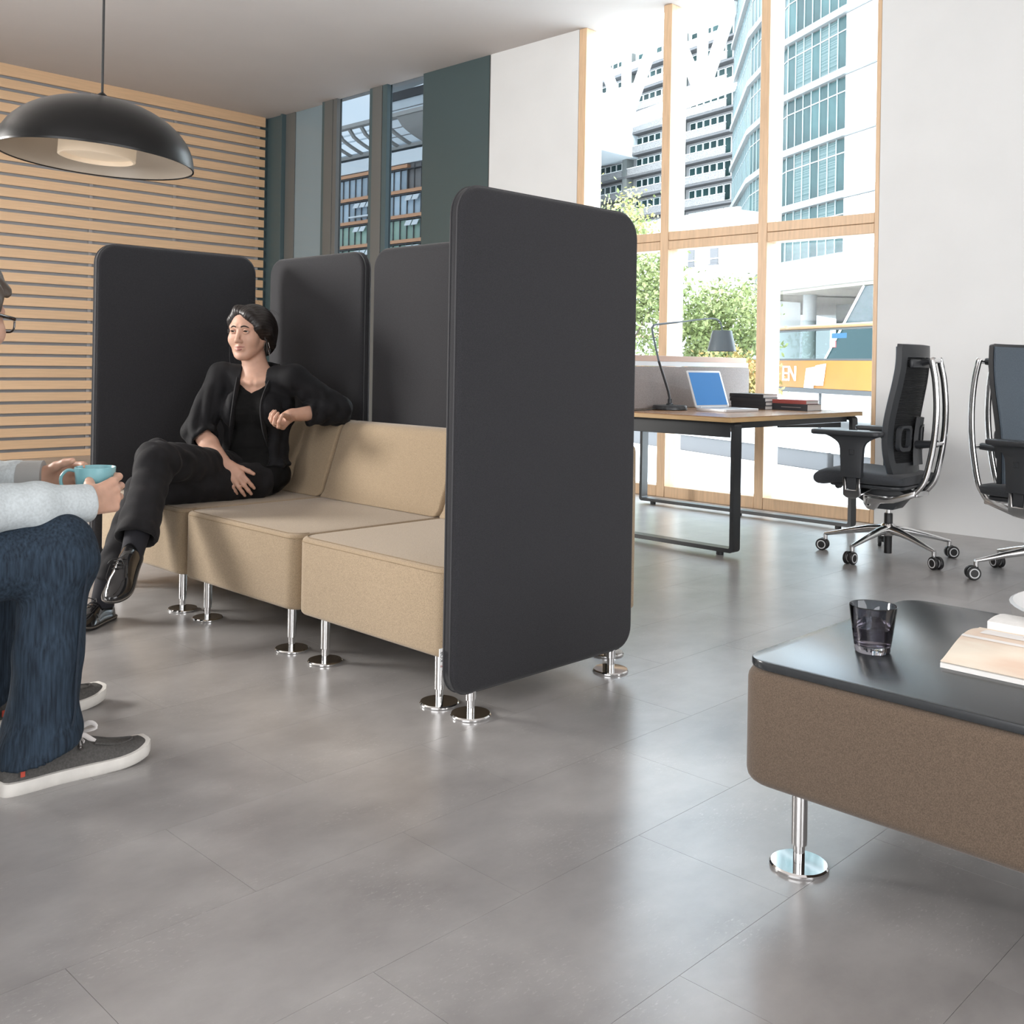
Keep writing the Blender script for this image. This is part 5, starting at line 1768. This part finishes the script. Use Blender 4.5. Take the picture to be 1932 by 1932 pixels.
b.cone(nkb - Z2 * 0.10 + F2 * 0.03, 0.075, nkb + Z2 * 0.10 - F2 * 0.02, 0.070, 0.006, 'sub')
b.F = np.maximum(b.F, (0.545 - z + 0 * x).astype(np.float32))
jk = b.build('jacket', M_jacket, wm, folds=lambda v: fold_noise(v, 11, 42, 0.015, (1, 1, 0.8)) * np.clip((0.93 - v[:, 2]) * 8, 0.15, 1), smooth=2)
# standing collar and lapel edges
for q in (-1, 1):
    pts = [nkb + R2 * q * 0.074 - F2 * 0.045 + Z2 * 0.035, nkb + R2 * q * 0.080 + F2 * 0.01 + Z2 * 0.020, nkb + R2 * q * 0.068 + F2 * 0.085 - Z2 * 0.055, nkb + R2 * q * 0.062 + F2 * 0.128 - Z2 * 0.13, nkb + R2 * q * 0.072 + F2 * 0.128 - Z2 * 0.22, nkb + R2 * q * 0.084 + F2 * 0.112 - Z2 * 0.30]
    pth = smooth_path(pts, 6)
    MB().tube(pth, [0.016] * (len(pth) - 6) + [0.014, 0.012, 0.010, 0.008, 0.006, 0.004], 10, flat=(1.2, 0.55)).build('lapel', M_jacket, wm)
MB().tube(smooth_path([nkb + R2 * 0.074 - F2 * 0.045 + Z2 * 0.035, nkb - F2 * 0.085 + Z2 * 0.045, nkb - R2 * 0.074 - F2 * 0.045 + Z2 * 0.035], 6), 0.016, 10, flat=(1.2, 0.55)).build('collar', M_jacket, wm)

b = Field((1.58, 3.42, 0.10), (2.62, 4.22, 0.78), 0.0045)
b.ell((2.405, 3.935, 0.495), (0.128, 0.165, 0.098), TF, 0.03)
b.cone(hipR, 0.088, kneeR, 0.074, 0.02)
b.cone(hipL, 0.078, kneeL, 0.068, 0.02)
hemL = np.array(kneeL) * 0.14 + np.array(ankL) * 0.86
b.cone(kneeL, 0.066, hemL + (0, 0, -0.01), 0.068, 0.02)
b.cut_ball(hemL, np.array(ankL) - kneeL, hemL, 0.12)
dR = unit(np.array(ankR) - kneeR)
hemR = np.array(kneeR) + dR * 0.335
b.cone(kneeR, 0.070, np.array(kneeR) + dR * 0.17, 0.067, 0.02)
b.cone(np.array(kneeR) + dR * 0.17, 0.067, hemR + dR * 0.03, 0.078, 0.01)
b.cut_ball(hemR, dR, hemR, 0.13)
b.cone(hemR - dR * 0.05, 0.055, hemR + dR * 0.06, 0.073, 0.004, 'sub')
b.build('trousers', M_trouser, wm, folds=lambda v: fold_noise(v, 5, 44, 0.014, (1, 1, 0.7)) * (0.45 + 0.65 * np.exp(-((np.linalg.norm(v - np.array(kneeR), axis=1) / 0.14) ** 2))), smooth=2)
MB().tube([np.array(kneeR) + dR * 0.30, np.array(ankR), np.array(ankR) + dR * 0.045], [0.046, 0.040, 0.040], 16).build('sock', M_sock, wm)
MB().tube([hemL + (0, 0, 0.03), np.array(ankL), np.array(ankL) - (0, 0, 0.03)], [0.045, 0.040, 0.042], 16).build('sock', M_sock, wm)
ftR = unit(np.array([-0.58, -0.55, -0.60]))
upR = np.array([-0.42, -0.40, 0.80])
heelR = np.array(ankR) + dR * 0.065 - ftR * 0.055
shoe(wm, heelR, ftR, upR, 0.240, 0.096, 'brogue')
shoe(wm, (1.752, 3.855, 0.0), (-0.84, -0.54, 0), (0, 0, 1), 0.250, 0.094, 'brogue')

# hair
b = Field(np.array(hc) - 0.20, np.array(hc) + 0.20, 0.0032)
def HE(c, r, k=0.02, op='add'): b.ell(HW_(*c), r, HA, k, op)
def HC(a, ra, c, rb, k=0.015, op='add'): b.cone(HW_(*a), ra, HW_(*c), rb, k, op)
HE((-0.028, 0.004, 0.043), (0.101, 0.086, 0.086))
HE((-0.085, 0.010, 0.010), (0.060, 0.080, 0.082), 0.03)
HE((-0.075, 0.020, -0.050), (0.048, 0.062, 0.055), 0.03)
HE((-0.005, 0.064, 0.022), (0.055, 0.030, 0.055), 0.02)
HE((0.094, -0.004, -0.010), (0.075, 0.066, 0.112), 0.006, 'sub')
HC((0.040, -0.030, 0.100), 0.018, (0.060, 0.028, 0.078), 0.016, 0.03)
HC((0.060, 0.028, 0.078), 0.016, (0.042, 0.066, 0.030), 0.015, 0.03)
HC((0.042, 0.066, 0.030), 0.015, (-0.005, 0.084, 0.000), 0.020, 0.03)
HC((-0.005, 0.086, 0.000), 0.018, (-0.06, 0.075, -0.05), 0.022)
HC((0.046, -0.034, 0.096), 0.014, (0.044, -0.062, 0.055), 0.011, 0.03)
HC((0.044, -0.062, 0.055), 0.011, (0.016, -0.078, 0.005), 0.011, 0.03)
HC((0.018, -0.078, 0.005), 0.012, (-0.015, -0.080, -0.05), 0.010)
hr = b.build('hair', M_hairw, wm, folds=lambda v: (lambda L_: (lambda th: 0.0006 * np.sin(52 * th + 14 * L_[:, 0] + 2 * np.sin(20 * L_[:, 0])) + 0.0007 * np.sin(105 * th + 22 * L_[:, 0]))(np.arctan2(L_[:, 1] - 0.004 + 0.25 * L_[:, 0], L_[:, 2] + 0.02)))((v - np.array(hc)) @ HA.T), smooth=1)
g = np.random.default_rng(4)
wisps = MB()
for i in range(16):
    a = g.uniform(-1, 1)
    st = np.array([g.uniform(-0.09, 0.05), a * 0.085, g.uniform(0.06, 0.11)])
    st = st / np.linalg.norm((st - np.array([-0.028, 0.004, 0.043])) / np.array([0.101, 0.086, 0.086])) * 1.0
    en = st + np.array([-g.uniform(0.02, 0.07), np.sign(a) * g.uniform(0.004, 0.018), g.uniform(-0.05, 0.004)])
    mi = (st + en) / 2 + np.array([-0.003, np.sign(a) * 0.004, 0.008])
    wisps.tube([HW_(*p) for p in bez(st, mi, en, 6)], 0.0004, 4)
for i in range(8):
    q = g.choice([-1, 1, 1])
    st = np.array([g.uniform(-0.03, 0.02), q * 0.082, g.uniform(-0.03, 0.02)])
    en = st + np.array([g.uniform(-0.03, 0.02), q * g.uniform(-0.005, 0.02), -g.uniform(0.06, 0.12)])
    wisps.tube([HW_(*p) for p in bez(st, (st + en) / 2 + np.array([0.006, q * 0.01, 0]), en, 6)], 0.0006, 4)
ws = wisps.build('loose_strands', M_hairw, wm)
ws['kind'] = 'stuff'
er = MB()
ep = HW_(-0.012, 0.086, -0.040)
e2 = HW_(-0.014, 0.092, -0.062)
er.tube([ep, e2], 0.0008, 5)
Me = Matrix((( *HA[0], 0), (*HA[1], 0), (*HA[2], 0), (0, 0, 0, 1))).transposed()
er.prism([(0, 0.0), (0.011, -0.012), (0, -0.034), (-0.011, -0.012)], -0.001, 0.001, 'y', M=Matrix.Translation(e2) @ Me)
er.build('earring', M_earring, wm)
adopt(wm)

# ================================================================== the man in the left foreground
mn = empty('person', (0.42, 2.66, 0.42))
tag(mn, 'man in pale grey jersey and jeans at the left edge, holding a mug', 'person')
mn.matrix_basis = Matrix.Translation((0.42, 2.66, 0.42))
az = R(22)
F3 = np.array([math.cos(az), math.sin(az), 0.0]); R3 = np.array([math.sin(az), -math.cos(az), 0.0])
TM = np.array([F3, R3, Z2])
mhc = (0.852, 2.700, 1.088)
MW, MA = head_frame(mhc, 42, -6, 0)
pel, che = np.array([0.40, 2.66, 0.54]), np.array([0.60, 2.655, 0.76])
mnk = np.array([0.735, 2.655, 0.915])
mrs, mls = (0.640, 2.455, 0.885), (0.700, 2.855, 0.885)
mre, mrw = (0.795, 2.462, 0.648), (1.070, 2.498, 0.640)
mle, mlw = (0.820, 2.940, 0.665), (1.062, 2.782, 0.672)
mhr, mhl = (0.44, 2.56, 0.525), (0.43, 2.78, 0.525)
mkr, mkl = (0.985, 2.452, 0.526), (0.960, 2.860, 0.525)
mar, mal = (0.952, 2.456, 0.085), (0.985, 2.915, 0.085)

b = Field((0.30, 2.34, 0.55), (1.30, 3.02, 1.25), 0.0034)
b.ell(che, (0.11, 0.16, 0.16), TM, 0.03)
b.cone(pel + (0, 0, 0.06), 0.12, che, 0.12, 0.03)
b.cone(mrs, 0.055, mnk, 0.055, 0.04)
b.cone(mls, 0.055, mnk, 0.055, 0.04)
b.cone(mnk, 0.062, np.array(MW(-0.02, 0, -0.05)), 0.060, 0.03)
head(b, MW, MA, 1.03)
for sh_, el_, wr_ in ((mrs, mre, mrw), (mls, mle, mlw)):
    b.cone(sh_, 0.048, el_, 0.042, 0.02)
    b.cone(el_, 0.042, wr_, 0.029, 0.02)
hand(b, mrw, (0.92, 0.30, 0.14), (0.28, -0.95, 0.12), 1, [(26, 52, 30), (32, 56, 34), (36, 58, 36), (42, 60, 38)], 1.04, ((0.62, 0.42, -0.75), 16, 14), spread=8, wrist_r=0.027)
hand(b, mlw, (0.86, -0.50, 0.10), (0.40, 0.88, 0.10), -1, [(40, 34, 20), (44, 38, 22), (46, 40, 24), (48, 42, 24)], 1.0, ((0.70, 0.45, -0.60), 16, 14), spread=4, wrist_r=0.027)
b.build('body', M_skinm, mn, None, smooth=1)
face_parts(MW, MA, mn, 1.03, M_iris, M_hairm, M_lip, M_skinm)

b = Field((0.22, 2.30, 0.48), (1.16, 3.08, 1.0), 0.0045)
b.ell(che, (0.125, 0.178, 0.17), TM, 0.03)
b.cone(pel + (0, 0, 0.02), 0.135, che, 0.135, 0.03)
b.cone(mrs, 0.070, mnk - (0, 0, 0.02), 0.066, 0.04)
b.cone(mls, 0.070, mnk - (0, 0, 0.02), 0.066, 0.04)
for sh_, el_, wr_ in ((mrs, mre, mrw), (mls, mle, mlw)):
    b.cone(sh_, 0.068, el_, 0.060, 0.03)
    m_ = np.array(el_) * 0.45 + np.array(wr_) * 0.55
    b.cone(el_, 0.060, m_, 0.054, 0.03)
    b.cone(m_, 0.054, wr_, 0.047, 0.02)
    d_ = unit(np.array(wr_) - el_)
    b.cut_ball(np.array(wr_) + d_ * 0.008, d_, wr_, 0.075)
    b.cone(np.array(wr_) - d_ * 0.03, 0.036, np.array(wr_) + d_ * 0.05, 0.038, 0.004, 'sub')
b.cone(mnk - (0, 0, 0.03), 0.066, mnk + (0.05, 0.02, 0.10), 0.075, 0.01, 'sub')
b.build('jersey', M_sweater, mn, folds=lambda v: fold_noise(v, 21, 36, 0.009, (0.8, 1, 1)) * np.clip((v[:, 0] - 0.55) * 3, 0.3, 1) * np.clip((1.10 - v[:, 0]) * 7, 0.2, 1), smooth=2)
dl_ = unit(np.array(mlw) - mle)
MB().tube([np.array(mlw) - dl_ * 0.045, np.array(mlw) + dl_ * 0.014], [0.0530, 0.0515], 24).build('jersey_cuff', M_shirtcuff, mn)

b = Field((0.22, 2.28, 0.03), (1.16, 3.08, 0.72), 0.0048)
b.ell(pel - (0, 0, 0.02), (0.15, 0.185, 0.11), TM, 0.03)
b.cone(mhr, 0.102, mkr, 0.084, 0.03)
b.cone(mhl, 0.102, mkl, 0.082, 0.03)
b.cone(np.array(mkr) + (0.008, 0, 0.0), 0.082, np.array(mkr) + (0.006, 0, 0.035), 0.068, 0.02)
for kn_, an_, hemz in ((mkr, mar, 0.074), (mkl, mal, 0.07)):
    mid = np.array(kn_) * 0.5 + np.array(an_) * 0.5 + (0.0, 0, 0)
    b.cone(kn_, 0.080, mid, 0.073, 0.03)
    b.cone(mid, 0.073, np.array(an_) - (0.004, 0, 0.05), 0.090, 0.02)
    d_ = unit(np.array([0.24, 0, 1.0]))
    b.cut_ball(np.array([an_[0], an_[1], hemz + 0.010]), (0.30, 0, -1.0), (an_[0], an_[1], hemz - 0.03), 0.14)
    b.cone((an_[0], an_[1], hemz + 0.02), 0.060, (an_[0], an_[1], -0.01), 0.080, 0.004, 'sub')
def jean_folds(v):
    a = fold_noise(v, 31, 30, 0.010, (1.2, 1, 0.8))
    k = np.exp(-((v[:, 2] - 0.44) / 0.10) ** 2) + 0.9 * np.exp(-((v[:, 2] - 0.12) / 0.07) ** 2) + 0.3
    return a * k
b.build('jeans', M_denim, mn, folds=jean_folds, smooth=2)
# outer leg seam of the near trouser leg
seam = smooth_path([(1.012, 2.370, 0.560), (1.020, 2.372, 0.50), (1.012, 2.376, 0.40), (1.004, 2.379, 0.28), (1.000, 2.378, 0.17), (0.985, 2.380, 0.13)], 6)
MB().tube(seam, 0.0026, 6).build('leg_seam', M_denimseam, mn)
MB().tube([(mar[0], mar[1], 0.14), (mar[0], mar[1], 0.07)], [0.036, 0.036], 16).build('sock', M_sock, mn)
MB().tube([(mal[0], mal[1], 0.14), (mal[0], mal[1], 0.07)], [0.036, 0.036], 16).build('sock', M_sock, mn)
shoe(mn, (0.862, 2.462, 0.0), (1, -0.02, 0), (0, 0, 1), 0.350, 0.106, 'sneaker')
shoe(mn, (0.968, 2.895, 0.0), (1, 0.14, 0), (0, 0, 1), 0.350, 0.106, 'sneaker')

b = Field(np.array(mhc) - 0.18, np.array(mhc) + 0.18, 0.0036)
def HE(c, r, k=0.02, op='add'): b.ell(MW(*c), r, MA, k, op)
HE((-0.022, 0, 0.046), (0.104, 0.086, 0.088))
HE((-0.070, 0, -0.015), (0.048, 0.072, 0.075), 0.03)
HE((0.098, 0, -0.012), (0.072, 0.080, 0.112), 0.008, 'sub')
for q in (-1, 1):
    HE((-0.004, q * 0.082, -0.02), (0.030, 0.03, 0.045), 0.006, 'sub')
for yy in (-0.055, -0.02, 0.02, 0.05):
    b.cone(MW(0.030, yy * 0.8, 0.106), 0.022, MW(0.076, yy, 0.078), 0.011, 0.025)
b.build('hair', M_hairm, mn, folds=lambda v: 0.003 * np.sin(240 * ((v - np.array(mhc)) @ MA[1]) + 40 * ((v - np.array(mhc)) @ MA[0])) + 0.002 * np.sin(400 * ((v - np.array(mhc)) @ MA[1]) + 90 * ((v - np.array(mhc)) @ MA[2])), smooth=1)
# spectacles
sp_ = empty('spectacles', (0, 0, 0), 0, mn)
for q in (-1, 1):
    per = rrect(0.056, 0.038, 0.013, 5, q * 0.036, 0.000)
    MB().tube([MW(0.116 - 0.25 * abs(yy) ** 1.4, yy, zz) for yy, zz in per], 0.0026, 8, closed=True).build('rim', M_specs, sp_)
    bmq = MB()
    bmq.bm.faces.new([bmq.bm.verts.new(MW(0.116 - 0.25 * abs(yy) ** 1.4, yy, zz)) for yy, zz in per])
    bmq.build('lens', M_lens, sp_)
    MB().tube([MW(0.104, q * 0.065, 0.010), MW(0.08, q * 0.082, 0.010), MW(-0.005, q * 0.086, 0.008), MW(-0.03, q * 0.084, -0.012)], 0.003, 8, flat=(1.5, 0.7)).build('temple', M_specs, sp_)
MB().tube([MW(0.115, -0.009, 0.006), MW(0.118, 0, 0.008), MW(0.115, 0.009, 0.006)], 0.0026, 8).build('bridge', M_specs, sp_)
adopt(mn)

# mug in his hands
mug = empty('mug', (1.138, 2.606, 0.640))
tag(mug, 'turquoise ceramic mug held between the hands of the man', 'mug')
MB().lathe([(0.0, 0.0), (0.034, 0.0), (0.041, 0.006), (0.0475, 0.040), (0.0505, 0.076), (0.0492, 0.0775), (0.0478, 0.076), (0.0448, 0.040), (0.038, 0.010), (0.0, 0.008)], n=48).build('cup', M_mug, mug)
MB().lathe([(0.0, 0.0), (0.0450, 0.0), (0.0450, 0.001), (0.0, 0.001)], (0, 0, 0.056), 40).build('drink', M_coffee, mug)
ha = np.array([math.cos(R(148)), math.sin(R(148)), 0])
MB().tube(smooth_path([ha * 0.045 + Z2 * 0.066, ha * 0.066 + Z2 * 0.069, ha * 0.081 + Z2 * 0.052, ha * 0.079 + Z2 * 0.030, ha * 0.062 + Z2 * 0.014, ha * 0.041 + Z2 * 0.013], 6), 0.0052, 10, flat=(1.5, 0.8), upv=tuple(np.cross(ha, Z2))).build('handle', M_mug, mug)

# the seat the man sits on, just outside the picture
ms_ = empty('lounge_seat', (0, 2.67, 0))
tag(ms_, 'beige lounge seat below the man, out of the picture at the left', 'sofa')
MB().prism(rrect(0.70, 0.74, 0.055, 6, 0.30, 0), 0.155, 0.412, 'z', 0.016, 3, ang=60).build('seat', M_felt, ms_, 60)
for lx in (0.02, 0.58):
    for ly in (-0.28, 0.28):
        chrome_leg(ms_, lx, ly, 0.17)
